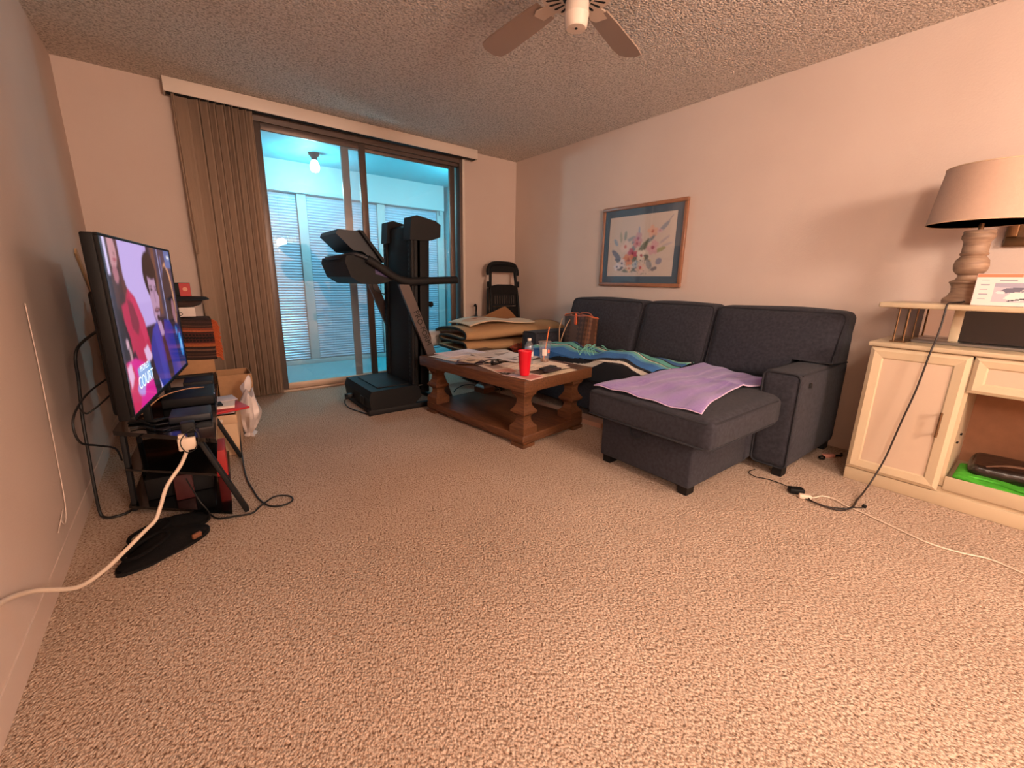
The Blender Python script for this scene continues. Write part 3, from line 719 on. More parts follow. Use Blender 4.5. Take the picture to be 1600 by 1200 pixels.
# handbag --------------------------------------------------------------------------------------
def mono(nx, ny):
    I = np.zeros((ny, nx, 3)); a = np.array(lin((104, 66, 44))); b = np.array(lin((72, 42, 28))); g = np.array(lin((142, 104, 62)))
    for j in range(ny):
        for i in range(nx):
            u = (i+.5)/nx*18; v = (j+.5)/ny*8
            k = (int(math.floor(u+v)) + int(math.floor(u-v))) % 2
            d = max(abs((u+v) % 1-.5), abs((u-v) % 1-.5))
            I[j, i] = g if d < .14 and k else (a if k else b)
    return I
hb = thing('handbag', 'brown chequered leather tote bag with tan straps on the sofa', 'handbag', (2.83, 2.64, .462), -.25)
hb.scale = (1.12, 1.15, 1.14)
def bagpos(u, v):
    a = 2*PI*u; flare = 1+.22*v; sx, sy_ = .075, .155
    ex = 0.45
    cx = math.copysign(abs(math.cos(a))**ex, math.cos(a)); cyy = math.copysign(abs(math.sin(a))**ex, math.sin(a))
    z = .27*v + .012*math.sin(2*a)*v
    return Vector((sx*cx*(1-.25*v), sy_*cyy*flare, z))
grid_mesh('bag_body', 96, 32, bagpos, mono(96, 32), mat('chequer_leather', (255, 255, 255), .5, vcol=True, bump=.1), hb, world=False, thick=.006)
M_tan = mat('tan_leather', (188, 96, 58), .45)
build('bag_base', MB().add([tuple(bagpos(i/48, .0)) for i in range(48)], [tuple(range(47, -1, -1))]), M_tan, hb)
build('rim_trim', MB().tube([bagpos(i/64, 1.0) for i in range(64)], .005, 6, True), M_tan, hb)
st = MB().tube(smooth_path([(-.062, .06, .235), (-.085, .085, .17), (-.10, .115, .08), (-.104, .13, .02), (-.10, .15, .06), (-.085, .178, .16), (-.062, .182, .235)], 6), .0042, 8)
build('strap', st, mat('pale_strap', (206, 160, 122), .5), hb)
build('strap', MB().tube(smooth_path([(.05, -.10, .255), (.05, -.06, .285), (.05, 0, .292), (.05, .07, .285), (.05, .10, .255)], 6), .005, 8), M_tan, hb)
build('luggage_tag', MB().bbox((-.072, -.045, .205), (-.062, -.012, .265), .004).tube(smooth_path([(-.064, -.028, .26), (-.062, -.02, .285), (-.05, -.02, .275)], 4), .005, 6), mat('orange_tag', (214, 96, 52), .45), hb)
# ------------------------------------------------------------------ folded treadmill
tm = thing('treadmill', 'black folded treadmill standing upright before the sliding glass door', 'treadmill', (1.4, 3.52, 0))
YN, YF = 3.19, 3.83
hood = MB().prism([(1.085, .045), (1.075, .14), (1.095, .195), (1.47, .200), (1.50, .185), (1.52, .10), (1.46, .045)], YN+.004, YF-.004, 'y')
build('motor_hood', hood, M_black, tm, world=True)
build('hood_panel', MB().bbox((1.17, 3.27, .196), (1.44, 3.75, .206), .004), M_dk, tm, world=True)
fr = MB()
for y in (YN, YF-.04):
    fr.bbox((1.065, y, .0), (1.80, y+.04, .045), .004)
fr.bbox((1.70, YN+.04, .004), (1.74, YF-.04, .04), .004).bbox((1.08, YN+.04, .004), (1.12, YF-.04, .04), .004)
build('base_frame', fr, M_dk, tm, world=True)
for y in (YN-.008, YF-.01): build('wheel', MB().lathe([(0, 0), (.026, 0), (.026, .018), (0, .018)], (0, 0, 0), 18, mtx=Matrix.Translation((1.80, y+.018, .028)) @ Matrix.Rotation(PI/2, 4, 'X')), M_black, tm, world=True)
# deck: belt faces -x, leaning slightly
def dk(t, x0, x1, y0, y1, z0, z1, r=.006):
    m_ = MB().bbox((x0, y0, z0), (x1, y1, z1), r)
    m_.v = [(p[0] + (p[2]-.15)*.030, p[1], p[2]) for p in m_.v]; return m_
build('walking_belt', dk(0, 1.468, 1.500, YN+.10, YF-.10, .18, 1.47), M_belt, tm, world=True)
for y0, y1 in ((YN+.03, YN+.10), (YF-.10, YF-.03)):
    rl = build('side_rail', dk(0, 1.452, 1.478, y0, y1, .17, 1.50), M_dk, tm, world=True)
    gr = MB()
    for k in range(34):
        z = .25+k*.036
        m_ = MB().box((1.4495, y0+.012, z), (1.453, y1-.012, z+.018)); m_.v = [(p[0]+(p[2]-.15)*.030, p[1], p[2]) for p in m_.v]
        gr.add(m_.v, m_.f)
    g = build('rail_grip', gr, M_belt, rl, world=True); g['kind'] = 'stuff'
build('deck_board', dk(0, 1.500, 1.535, YN+.035, YF-.035, .14, 1.48), M_black, tm, world=True)
for y0, y1 in ((YN+.035, YN+.065), (YF-.065, YF-.035)):
    build('deck_rail', dk(0, 1.478, 1.610, y0, y1, .12, 1.49), M_black, tm, world=True)
build('deck_crossmember', dk(0, 1.535, 1.590, YN+.065, YF-.065, .60, .64), M_black, tm, world=True)
for y0, y1 in ((YN+.02, YN+.15), (YF-.15, YF-.02)):
    build('end_cap', MB().prism([(1.475, 1.36), (1.490, 1.53), (1.54, 1.545), (1.70, 1.515), (1.745, 1.49), (1.740, 1.395), (1.66, 1.365), (1.60, 1.36)], y0, y1, 'y'), M_dk, tm, world=True)
build('roller', MB().tube([(1.56, YN+.14, 1.46), (1.56, YF-.14, 1.46)], .035, 14), M_black, tm, world=True)
build('latch_knob', MB().tube([(1.60, YN+.06, .86), (1.655, YN+.06, .86)], .012, 10).lathe([(0, 0), (.022, .003), (.024, .016), (.018, .028), (0, .03)], (0, 0, 0), 16, mtx=Matrix.Translation((1.645, YN+.06, .86)) @ Matrix.Rotation(PI/2, 4, 'Y')), M_black, tm, world=True)
build('latch_plate', MB().box((1.495, YN+.001, .192), (1.53, YN+.0035, .200)), M_silver, tm, world=True)
# uprights (lean to the console)
for y, s in ((YN-.035, -1), (YF+.005, 1)):
    up = build('upright', MB().prism([(1.345, 1.02), (1.43, 1.02), (1.815, .02), (1.735, .02)], y, y+.03, 'y'), M_up, tm, world=True)
    if s < 0:
        dirn = Vector((.39, 0, -1)).normalized()
        text_mesh('lettering', 'PRO-FORM', .062, frame_mtx((1.528, y-.0012, .675), dirn, (dirn.z*-1, 0, dirn.x)), M_black, up)
    build('upright_foot', MB().bbox((1.70, y-.003, .0), (1.86, y+.033, .05), .006), M_black, tm, world=True)
    # handrail
    pts = [(1.12, y+.015, 1.20), (1.22, y+.015, 1.14), (1.33, y+.015, 1.072), (1.42, y+.015, 1.045), (1.52, y+.015, 1.048), (1.70, y+.015, 1.055), (1.865, y+.015, 1.062)]
    hb_ = MB().tube(smooth_path(pts, 5), .030, 12)
    hb_.v = [(p[0], y+.015+(p[1]-y-.015)*.75, p[2]) for p in hb_.v]
    build('handrail', hb_, M_dk, tm, world=True)
# console
build('console_tray', MB().bm((lambda b: b)(bmesh.new())) if False else MB().prism([(.965, 1.175), (.975, 1.215), (1.06, 1.235), (1.16, 1.19), (1.31, 1.10), (1.315, 1.05), (1.20, 1.02), (1.08, 1.02), (1.00, 1.07)], YN+.0, YF+.0, 'y'), M_black, tm, world=True)
build('tray_lip', MB().tube(smooth_path([(1.20, YN-.01, 1.17), (1.05, YN+.00, 1.228), (.985, YN+.10, 1.215), (.96, YN+.32, 1.21), (.985, YF-.10, 1.215), (1.05, YF+.0, 1.228), (1.20, YF+.01, 1.17)], 6), .016, 8), M_dk2, tm, world=True)
build('display_panel', MB().prism([(.945, 1.372), (.962, 1.402), (1.105, 1.398), (1.275, 1.190), (1.245, 1.168), (1.13, 1.255), (1.06, 1.262)], YN+.10, YF-.10, 'y'), M_dk2, tm, world=True)
build('tablet_ledge', MB().prism([(1.10, 1.404), (1.125, 1.402), (1.285, 1.195), (1.268, 1.18)], YN+.06, YF-.06, 'y'), M_dk, tm, world=True)
build('safety_key_panel', MB().add([(1.175, YN-.001, 1.178), (1.31, YN-.001, 1.098), (1.312, YN-.001, 1.06), (1.18, YN-.001, 1.095)], [(0, 1, 2, 3)]), mat('violet_panel', (62, 48, 98), .4), tm, world=True, label='violet panel beside the console')
build('cup_holder_rim', MB().tube([(1.05, YN+.14+.04*math.cos(a*.4), 1.19+.02*math.sin(a*.4)) for a in range(16)], .004, 6, True), M_dk, tm, world=True)
build('wire', MB().tube(smooth_path([(1.19, YN+.12, 1.03), (1.20, YN+.11, .98), (1.24, YN+.10, .955), (1.30, YN+.12, .94)], 5), .004, 6), M_tin, tm, world=True)
build('power_inlet', MB().bbox((1.068, 3.33, .07), (1.082, 3.40, .13), .003), M_dk, tm, world=True)
build('power_cord', MB().tube(smooth_path([(1.078, 3.62, .08), (1.03, 3.62, .075), (1.00, 3.60, .03), (1.0, 3.50, .009), (1.03, 3.36, .008), (1.066, 3.24, .008)], 6), .005, 8).bbox((1.03, 3.60, .055), (1.078, 3.64, .095), .004), M_tin, tm, world=True)

# ------------------------------------------------------------------ television on its stand
TVA = math.atan2(-.19, 1.22)     # rotation so local y runs along the screen
def tvw(t, n, z):                # along screen (0 near..1.23 far), outwards (towards the room), height
    d = Vector((.154, .988, 0)); q = Vector((.988, -.154, 0)); return Vector((-.205, 2.165, 0)) + d*t + q*n + Vector((0, 0, z))
TVM = frame_mtx(tvw(0, 0, 0), (.154, .988, 0), (0, 0, 1))     # x: along, y: up, z: outwards
tv = thing('television', 'flat screen television showing a court programme beside the left wall', 'television', tuple(tvw(.615, 0, .405)))
tz0, tz1, TW_ = .498, 1.206, 1.235
build('rear_housing', MB().bbox((0, tz0, -.048), (TW_, tz1, -.008), .006, mtx=TVM).bbox((.05, tz0+.01, -.075), (TW_-.05, tz0+.50, -.046), .02, mtx=TVM), M_black, tv, world=True)
bz = MB()
for a, b_ in (((0, tz0), (TW_, tz0+.016)), ((0, tz1-.010), (TW_, tz1)), ((0, tz0+.016), (.010, tz1-.010)), ((TW_-.010, tz0+.016), (TW_, tz1-.010))):
    bz.bbox((a[0], a[1], -.010), (b_[0], b_[1], .003), .002, mtx=TVM)
build('bezel', bz, M_black, tv, world=True)
for t in (.30, .74):
    build('tv_foot', MB().bbox((t-.012, .4055, -.10), (t+.012, .4155, .09), .003, mtx=TVM).bbox((t-.012, .413, -.04), (t+.012, tz0+.02, -.012), .003, mtx=TVM), M_black, tv, world=True)
S = []
A = S.append
A(('r', 0, 0, .035, 1, '#3a2c38')); A(('r', .035, .80, .055, 1, '#d8c8ee')); A(('r', .16, .46, .55, 1, '#b6a0dc')); A(('r', .16, .62, .5, 1, '#c2aee6', .5))
A(('r', .055, .4, .16, 1, '#3e2a30')); A(('e', .105, .93, .045, .10, 0, '#c08a90')); A(('e', .105, .80, .03, .05, 0, '#a86c78')); A(('e', .12, .885, .018, .008, 0, '#a03850')); A(('e', .125, .915, .01, .008, 0, '#8a5c64'))
A(('p', [(.055, 1), (.075, 1), (.078, .82), (.11, .62), (.17, .42), (.10, .44), (.055, .6)], '#4a2e30')); A(('p', [(.15, 1), (.18, 1), (.175, .8), (.23, .62), (.20, .52), (.15, .66)], '#583436'))
A(('p', [(.10, .62), (.15, .64), (.20, .72), (.27, .66), (.34, .50), (.37, .32), (.33, .22), (.20, .20), (.15, .35), (.09, .3)], '#b4264e')); A(('p', [(.2, .7), (.27, .64), (.33, .50), (.35, .38), (.30, .36), (.26, .5)], '#c83560', .7))
A(('p', [(.17, .66), (.23, .62), (.27, .5), (.23, .42), (.17, .48)], '#6a2c3e', .8))
A(('p', [(0.03, .62), (.08, .6), (.13, .42), (.12, .2), (.04, .15)], '#241a22')); A(('e', .085, .40, .015, .03, 0, '#caa0b0')); A(('e', .10, .33, .012, .05, 0, '#b08a90'))
A(('p', [(.26, .32), (.32, .34), (.36, .26), (.33, .20), (.28, .24)], '#d8b4d8'))
A(('p', [(.20, .22), (.36, .24), (.42, .12), (.43, 0), (.3, 0)], '#241c2a'))
A(('p', [(.03, .30), (.14, .30), (.25, .24), (.31, .12), (.33, 0), (.02, 0)], '#d21f8c')); A(('p', [(.03, .3), (.10, .26), (.14, .1), (.10, 0), (.02, 0)], '#c43046', .8)); A(('p', [(.03, .27), (.08, .29), (.09, .2), (.04, .14)], '#e0b0d0'))
A(('p', [(.36, .30), (.40, .30), (.46, .0), (.42, 0)], '#c4b8f0'))
A(('r', .60, .48, 1, 1, '#4a3a4a')); A(('r', .62, .5, .68, 1, '#6c4438')); A(('r', .70, .4, .735, 1, '#30304a')); A(('r', .735, .4, .75, 1, '#8a8ab0')); A(('r', .77, .6, .80, .95, '#5a5a84'))
A(('e', .86, .60, .10, .30, 0, '#c08868')); A(('e', .84, .60, .09, .27, 0, '#30262e')); A(('r', .88, .86, 1, 1, '#5a6aa0')); A(('r', .93, .93, .99, .955, '#d8d8e0'))
A(('e', .545, .80, .105, .165, 0, '#241a1e')); A(('p', [(.475, .84), (.63, .80), (.64, .62), (.60, .50), (.565, .455), (.53, .48), (.50, .58), (.48, .70)], '#b08aa8')); A(('e', .555, .83, .09, .06, -.2, '#20181c'))
A(('p', [(.47, .84), (.49, .84), (.50, .66), (.48, .66)], '#20181c')); A(('p', [(.61, .80), (.64, .80), (.64, .64), (.62, .66)], '#20181c'))
A(('e', .53, .695, .018, .010, 0, '#2a1c28')); A(('e', .60, .69, .016, .010, 0, '#2a1c28')); A(('r', .50, .715, .55, .725, '#2c1e26')); A(('r', .58, .71, .63, .72, '#2c1e26')); A(('r', .562, .60, .575, .69, '#8e6a88', .8))
A(('e', .57, .545, .045, .018, 0, '#3a2430')); A(('e', .57, .545, .024, .007, 0, '#c07888')); A(('e', .57, .485, .022, .026, 0, '#3a2430')); A(('p', [(.50, .6), (.52, .5), (.55, .45), (.53, .43), (.5, .5)], '#6a4c64', .7))
A(('p', [(.54, .46), (.60, .46), (.63, .36), (.57, .33)], '#a888b0'))
A(('p', [(.36, .30), (.44, .42), (.53, .47), (.57, .35), (.62, .34), (.66, .46), (.76, .44), (.84, .34), (.88, .15), (.88, 0), (.44, 0), (.38, .14)], '#27308c')); A(('p', [(.57, .35), (.62, .34), (.68, .1), (.68, 0), (.60, 0)], '#2c2230')); A(('p', [(.44, .42), (.53, .46), (.56, .2), (.55, 0), (.50, 0)], '#3440a8', .6))
A(('e', .88, .52, .06, .12, 0, '#1c161e')); A(('e', .895, .50, .035, .10, 0, '#8a6070')); A(('p', [(.80, .36), (.92, .40), (1, .30), (1, 0), (.86, 0)], '#1c2c60'))
A(('e', .94, .20, .035, .11, .1, '#2c84d0')); A(('e', .945, .2, .012, .05, 0, '#8cc8f0')); A(('e', .88, .33, .02, .04, 0, '#2c84d0', .8))
A(('e', .17, .11, .07, .05, 0, '#a8a0e8', .8)); A(('p', [(.14, .12), (.31, .12), (.31, .23), (.14, .23)], '#7cb8ea', .85)); A(('e', .24, .06, .06, .06, 0, '#d4208c'))
img = blur(raster(180, 120, (40, 32, 46), S), 2)
M_scr = mat('lit_screen', (10, 10, 12), .12, vcol=True, emit='#ffffff', estr=1.0, spec=.5)
for nd in M_scr.node_tree.nodes:
    if nd.type == 'BSDF_PRINCIPLED':
        for l in list(nd.inputs['Base Color'].links): M_scr.node_tree.links.remove(l)
        nd.inputs['Base Color'].default_value = (.01, .01, .01, 1)
scr = grid_mesh('screen', 180, 120, lambda u, v: TVM @ Vector((.010+u*(TW_-.02), tz0+.016+v*(tz1-tz0-.026), -.0015)), img, M_scr, tv)
M_cap = mat('screen_caption', (20, 20, 20), .3, emit=(238, 250, 255), estr=1.1)
text_mesh('caption', 'PEOPLE\'S', .036, TVM @ Matrix.Translation((.010+.225*1.215, tz0+.016+.222*.68, -.0012)), M_cap, tv, .0001)
text_mesh('caption', 'COURT', .074, TVM @ Matrix.Translation((.010+.225*1.215, tz0+.016+.140*.68, -.0012)), M_cap, tv, .0001)

# stand ------------------------------------------------------------------------------------------
SM = frame_mtx((-.2105, 2.064, 0), (.066, .998, 0), (0, 0, 1))   # x along, y up, z outwards
sd = thing('tv_stand', 'black corner television stand with slanted legs and glass shelves', 'tv stand', (-.10, 2.6, 0))
M_bg = mat('black_glass', (12, 12, 13), .12, coat=.4)
def shelf_poly(name, t0, t1, b0, b1, nf, nb, z0, z1):
    mb = MB(); mb.prism([(t0, nf), (t1, nf), (b1, nb), (b0, nb)], z0, z1)
    mb.v = [tuple(SM @ Vector((p[0], p[2], p[1]))) for p in mb.v]
    build(name, mb, M_bg, sd, world=True)
shelf_poly('top_shelf', 0, 1.12, .33, .80, .255, -.115, .385, .404)
shelf_poly('middle_shelf', .06, .82, .33, .72, .235, -.10, .215, .225)
shelf_poly('bottom_shelf', .03, .84, .33, .74, .270, -.115, .035, .047)
for t, tt2, n0, n1 in ((.10, .085, .19, .325), (.78, .80, .19, .325), (.36, .36, -.09, -.10), (.70, .70, -.09, -.10)):
    p0 = SM @ Vector((t, .385, n0)); p1 = SM @ Vector((tt2, .012, n1))
    d = (p1-p0); L_ = d.length; mm = frame_mtx(p0, d, SM.to_3x3() @ Vector((1, 0, 0)))
    build('leg', MB().bbox((0, -.022, -.009), (L_, .022, .009), .003, mtx=mm), M_dk, sd, world=True)
# boxes on the stand
def bx(name, label, cat, t0, t1, z0, z1, n0, n1, m, group=None, r=.004):
    t = thing(name, label, cat, tuple(SM @ Vector(((t0+t1)/2, z0, (n0+n1)/2))), 0, group)
    build('casing', MB().bbox((t0, z0, n0), (t1, z1, n1), r, mtx=SM), m, t, world=True); return t
t = bx('cable_box', 'low black cable box on the television stand beneath the screen', 'cable box', .60, .90, .406, .452, .03, .245, M_black)
build('status_light', MB().box((.70, .436, .2455), (.706, .441, .2463), mtx=SM), mat('led', (230, 230, 255), .4, emit=(220, 225, 255), estr=2), t, world=True)
text_mesh('marking', 'Xf', .020, SM @ Matrix.Translation((.80, .430, .2456)) @ Matrix.Rotation(0, 4, 'Y'), M_silver, t)
t = bx('dvd_player', 'flat black disc player at the far end of the television stand', 'disc player', .93, 1.10, .405, .465, .10, .24, M_dk)
build('disc_tray', MB().box((1.0, .435, .2302), (1.12, .447, .2312), mtx=SM), M_black, t, world=True)
t = bx('router', 'small black router near the front corner of the television stand', 'router', .30, .46, .406, .438, .08, .235, M_dk2)
build('status_light', MB().box((.33, .421, .2355), (.335, .425, .2363), mtx=SM), M_silver, t, world=True)
bx('game_console', 'black box on the bottom shelf of the television stand', 'console', .34, .74, .048, .150, -.05, .20, M_black)
t = thing('red_binder', 'red folder box on the bottom shelf at the front edge behind the near leg', 'folder', tuple(SM @ Vector((.98, .048, .1))))
build('cover', MB().bbox((.46, .048, .215), (.66, .190, .262), .003, mtx=SM), mat('red_card', (178, 40, 36), .6), t, world=True)
t = thing('red_folder', 'dark red folder leaning inside the television stand at its wall side', 'folder', tuple(SM @ Vector((.26, .048, -.05))))
build('cover', MB().bbox((.27, .048, .06), (.285, .17, .13), .003, mtx=SM), mat('dark_red_card', (70, 20, 20), .6), t, world=True)

# power strip and its white cord
pw_ = thing('extension_cord', 'thick white extension cord running from the left wall up to the television stand', 'cord', (-.06, 2.13, .33))
build('socket_block', MB().bbox((-.084, 2.085, .362), (-.024, 2.118, .415), .006).bbox((-.080, 2.085, .415), (-.055, 2.115, .432), .005), M_wcord, pw_, world=True)
pc_ = [(-.452, 1.30, .30), (-.450, 1.46, .268), (-.43, 1.60, .20), (-.375, 1.72, .105), (-.325, 1.80, .090), (-.27, 1.87, .108), (-.215, 1.93, .135), (-.185, 1.965, .150), (-.165, 1.985, .19), (-.135, 2.01, .26), (-.085, 2.06, .315), (-.058, 2.095, .36)]
build('cord', MB().tube(smooth_path(pc_, 6), .0068, 10), M_wcord, pw_, world=True)
t = thing('power_adapter', 'black plug adapter stuck in the white socket block', 'adapter', (-.05, 2.14, .43))
build('casing', MB().bbox((-.066, 2.090, .434), (-.018, 2.13, .478), .005), M_dk, t, world=True)
build('prong_block', MB().bbox((-.050, 2.092, .4155), (-.024, 2.116, .434), .004), M_black, t, world=True)
build('lead', MB().tube(smooth_path([(-.03, 2.09, .46), (-.012, 2.075, .42), (-.03, 2.07, .37), (-.06, 2.075, .36), (-.075, 2.085, .40), (-.05, 2.08, .44), (-.02, 2.085, .455)], 5), .0022, 6), M_tin, t, world=True)

def cable(name, label, pts, r, m=M_tin, cat='cable', n=6):
    o = build(name, MB().tube(smooth_path(pts, n), r, 8), m); tag(o, label, cat); return o
cable('power_cable', 'black cable hanging behind the television and looping to the carpet by the wall',
      [tuple(tvw(.25, -.082, .86)), (-.385, 2.62, .74), (-.395, 2.56, .60), (-.40, 2.50, .45), (-.402, 2.47, .30), (-.405, 2.45, .15), (-.405, 2.44, .03), (-.385, 2.42, .009), (-.35, 2.41, .008), (-.31, 2.43, .008), (-.26, 2.52, .008)], .006)
cable('signal_cable', 'thinner black cable in a wide loop behind the television stand',
      [tuple(tvw(.35, -.082, .66)), (-.33, 2.40, .60), (-.36, 2.25, .57), (-.375, 2.17, .52), (-.37, 2.18, .44), (-.34, 2.27, .39), (-.30, 2.35, .34), (-.30, 2.45, .25)], .004)
cable('antenna_lead', 'short black lead bridging behind the television near its lower corner', [tuple(tvw(.30, -.082, .60)), (-.34, 2.34, .52), (-.37, 2.36, .51), (-.385, 2.40, .52)], .0035)
cable('floor_cable', 'black cable lying in a loop on the carpet in front of the stand leg',
      [(.196, 3.10, .16), (.173, 2.84, .03), (.158, 2.53, .008), (.167, 2.342, .008), (.178, 2.214, .008), (.205, 2.12, .008), (.253, 2.085, .008), (.304, 2.107, .008), (.301, 2.164, .008), (.242, 2.183, .016), (.171, 2.12, .016), (.133, 2.09, .008), (.067, 2.105, .008), (.005, 2.129, .008), (-.035, 2.225, .008), (-.084, 2.25, .008), (-.13, 2.247, .008), (-.175, 2.235, .008)], .004)
cable('hanging_lead', 'thin black lead hanging inside the television stand to the carpet', [tuple(SM @ Vector((.14, .20, .12))), tuple(SM @ Vector((.06, .12, .16))), (-.02, 2.11, .05), (-.035, 2.13, .012), (-.075, 2.17, .008), (-.11, 2.24, .016)], .003)
for k, (t0, z0) in enumerate(((.05, .411), (.12, .413), (.18, .411))):
    cable('tangled_lead', ['black lead nearest the camera on the stand top', 'black lead curling in the middle of the tangle on the stand top', 'black lead at the back of the tangle on the stand top'][k],
          [tuple(SM @ Vector((t0+.26-.022*i+.03*math.sin(i*1.7+k), z0, -.055+.04*i))) for i in range(7)], .0035)
cable('pale_lead', 'thin pale orange lead arching over the cable box', [tuple(SM @ Vector((.52, .412, -.04))), tuple(SM @ Vector((.60, .468, .03))), tuple(SM @ Vector((.72, .472, .12))), tuple(SM @ Vector((.80, .457, .20)))], .003, mat('pale_lead_vinyl', (200, 150, 110), .5))
cable('wall_cable', 'thin painted cable tacked low along the left wall', [(-.4555, 2.36, .95), (-.4555, 2.33, .70), (-.4555, 2.27, .40), (-.4555, 2.22, .20), (-.4555, 2.16, .14), (-.4555, 2.12, .17), (-.4555, 2.17, .19), (-.4555, 2.05, .155)], .0018, M_wall)

# slippers ---------------------------------------------------------------------------------------
M_felt = mat('black_felt', (20, 18, 18), .95, bump=.5, bscale=300, spec=.1)
def slipper(name, label, loc, rz, zt=0.0, tilt=0.0):
    t = thing(name, label, 'slipper', loc, rz)
    out = []
    for i in range(40):
        a = 2*PI*i/40; x = .150*math.cos(a); wdt = .052+.010*math.cos(a) if math.cos(a) > 0 else .052+.004*math.cos(a)
        wdt -= .008*math.exp(-((x+.02)/.04)**2); out.append((x, wdt*math.sin(a)))
    build('sole', MB().prism(out, 0, .016), M_black, t)
    mb = MB(); nx, ny = 18, 14; vs = []
    for i in range(nx+1):
        s = i/nx; x = -.142+.286*s; w_ = .058*math.sqrt(max(.02, 1-((x)/.149)**2)); hgt = (.030+.034*math.exp(-((x-.03)/.08)**2))*math.sqrt(max(.05, 1-(x/.149)**2))
        for j in range(ny+1):
            a = PI*j/ny; c = math.cos(a); 
            vs.append((x, w_*c, .014 + hgt*math.sin(a)**.6))
    fs = [(i*(ny+1)+j, (i+1)*(ny+1)+j, (i+1)*(ny+1)+j+1, i*(ny+1)+j+1) for i in range(nx) for j in range(ny)]
    build('upper', mb.add(vs, fs, True), M_felt, t)
    build('collar', MB().tube(smooth_path([(-.12, 0, .050), (-.10, .030, .056), (-.04, .036, .066), (.0, .026, .074), (.01, 0, .078), (.0, -.026, .074), (-.04, -.036, .066), (-.10, -.030, .056)], 4, True), .007, 8, True), M_felt, t)
    return t
s1 = slipper('slipper', 'black felt slipper with a small tan label, nearest of the pair on the carpet', (-.172, 1.985, 0), 0.58)
s1.scale = (1.12, 1.1, 1.0)
build('label_patch', MB().bbox((.055, -.058, .034), (.085, -.046, .054), .002, mtx=Matrix.Rotation(.15, 4, 'X')), mat('tan_label', (128, 78, 52), .6), s1)
s2 = slipper('slipper', 'plain black felt slipper tucked behind the labelled one under the white cord', (-.165, 2.108, 0), 0.48)
s2.scale = (1.08, 1.05, .9)

# ------------------------------------------------------------------ things beside and behind the stand
M_card = mat('cardboard', (186, 138, 96), .85, noise=.08, nscale=30)
def wbox(name, label, cat, a, b, m, part='casing', r=.003, rz=0, group=None):
    c = Vector(((a[0]+b[0])/2, (a[1]+b[1])/2, a[2])); t = thing(name, label, cat, tuple(c), rz, group)
    h_ = [(b[i]-a[i])/2 for i in range(2)]
    build(part, MB().bbox((-h_[0], -h_[1], 0), (h_[0], h_[1], b[2]-a[2]), r), m, t); return t, h_, b[2]-a[2]
t, h_, zz = wbox('storage_box', 'beige flip lid storage box lowest of the pile beside the television stand', 'box', (.01, 2.93, 0), (.20, 3.25, .255), mat('beige_card', (214, 178, 142), .7), rz=-.15)
build('lid_lip', MB().bbox((-h_[0]-.004, -h_[1]-.004, zz-.055), (h_[0]+.004, h_[1]+.004, zz), .003), mat('beige_card_lid', (206, 168, 132), .7), t)
build('stud', MB().tube([(.02, -h_[1]-.004, zz-.03), (.02, -h_[1]-.009, zz-.03)], .009, 12), M_white, t, label='white snap stud')
t, h_, zz = wbox('tray_box', 'low drawer box standing on the beige storage box', 'box', (.02, 2.955, .256), (.195, 3.23, .268), mat('mauve_card', (176, 148, 150), .7), rz=-.15)
t, h_, zz = wbox('red_notebook', 'red notebook jutting out of the pile beside the television stand', 'notebook', (.03, 2.93, .269), (.235, 3.12, .283), mat('red_cover', (196, 36, 40), .5), 'cover', rz=.25)
t, h_, zz = wbox('paper_pad', 'white pad of papers on top of the red notebook', 'papers', (.02, 2.97, .284), (.19, 3.19, .300), M_paper, 'sheets', rz=-.1)
t, h_, zz = wbox('black_case', 'slim black case on the white pad of papers', 'case', (.03, 2.98, .301), (.12, 3.06, .312), M_black, rz=.1)
t, h_, zz = wbox('white_envelope', 'white envelope lying on the back half of the paper pad', 'envelope', (.07, 3.08, .301), (.20, 3.22, .306), mat('white_env', (222, 206, 206), .7), 'sheets', rz=.15)
# open carton behind
t = thing('cardboard_box', 'open cardboard carton in front of the blinds', 'box', (.25, 3.72, 0))
mb = MB()
for a, b_ in (((.14, 3.60), (.145, 3.86)), ((.345, 3.60), (.35, 3.86)), ((.145, 3.60), (.345, 3.605)), ((.145, 3.855), (.345, 3.86))): mb.box((a[0], a[1], 0), (b_[0], b_[1], .36))
mb.box((.145, 3.605, 0), (.345, 3.855, .006))
build('carton_walls', mb, M_card, t, world=True)
# plastic bag
def bag_mesh(c, sx, sy_, h, seed, n=26, m_=18):
    rn = random.Random(seed); ph = [rn.uniform(0, 6.28) for _ in range(8)]; vs = []; fs = []
    for j in range(m_+1):
        v = j/m_
        for i in range(n):
            a = 2*PI*i/n
            prof = (math.sin(min(1, v*1.15)*PI*.5)**.5)*(1-.72*max(0, v-.55)/.45) if v > 0 else .55
            cr_ = 1+.13*math.sin(5*a+ph[0]+4*v)+.07*math.sin(9*a+ph[1]-6*v)+.04*math.sin(17*a+ph[2]+9*v)
            vs.append((c[0]+sx*prof*cr_*math.cos(a)+.03*v*v, c[1]+sy_*prof*cr_*math.sin(a), c[2]+h*v*(1+.10*math.sin(2*a+ph[3])*v)))
    for j in range(m_):
        for i in range(n): fs.append((j*n+i, j*n+(i+1) % n, (j+1)*n+(i+1) % n, (j+1)*n+i))
    fs.append(tuple(range(n-1, -1, -1))); fs.append(tuple(m_*n+i for i in range(n)))
    return MB().add(vs, fs, True)
M_bag = mat('white_film', (224, 208, 200), .35, bump=.8, bscale=26, spec=.6)
t = thing('plastic_bag', 'crumpled white plastic carrier bag beside the paper pile', 'bag', (.27, 3.28, 0))
build('bag_body', bag_mesh((.265, 3.30, 0), .075, .14, .29, 4), M_bag, t, world=True)
build('bag_ear', bag_mesh((.275, 3.34, .26), .035, .03, .13, 9, 16, 10), M_bag, t, world=True)

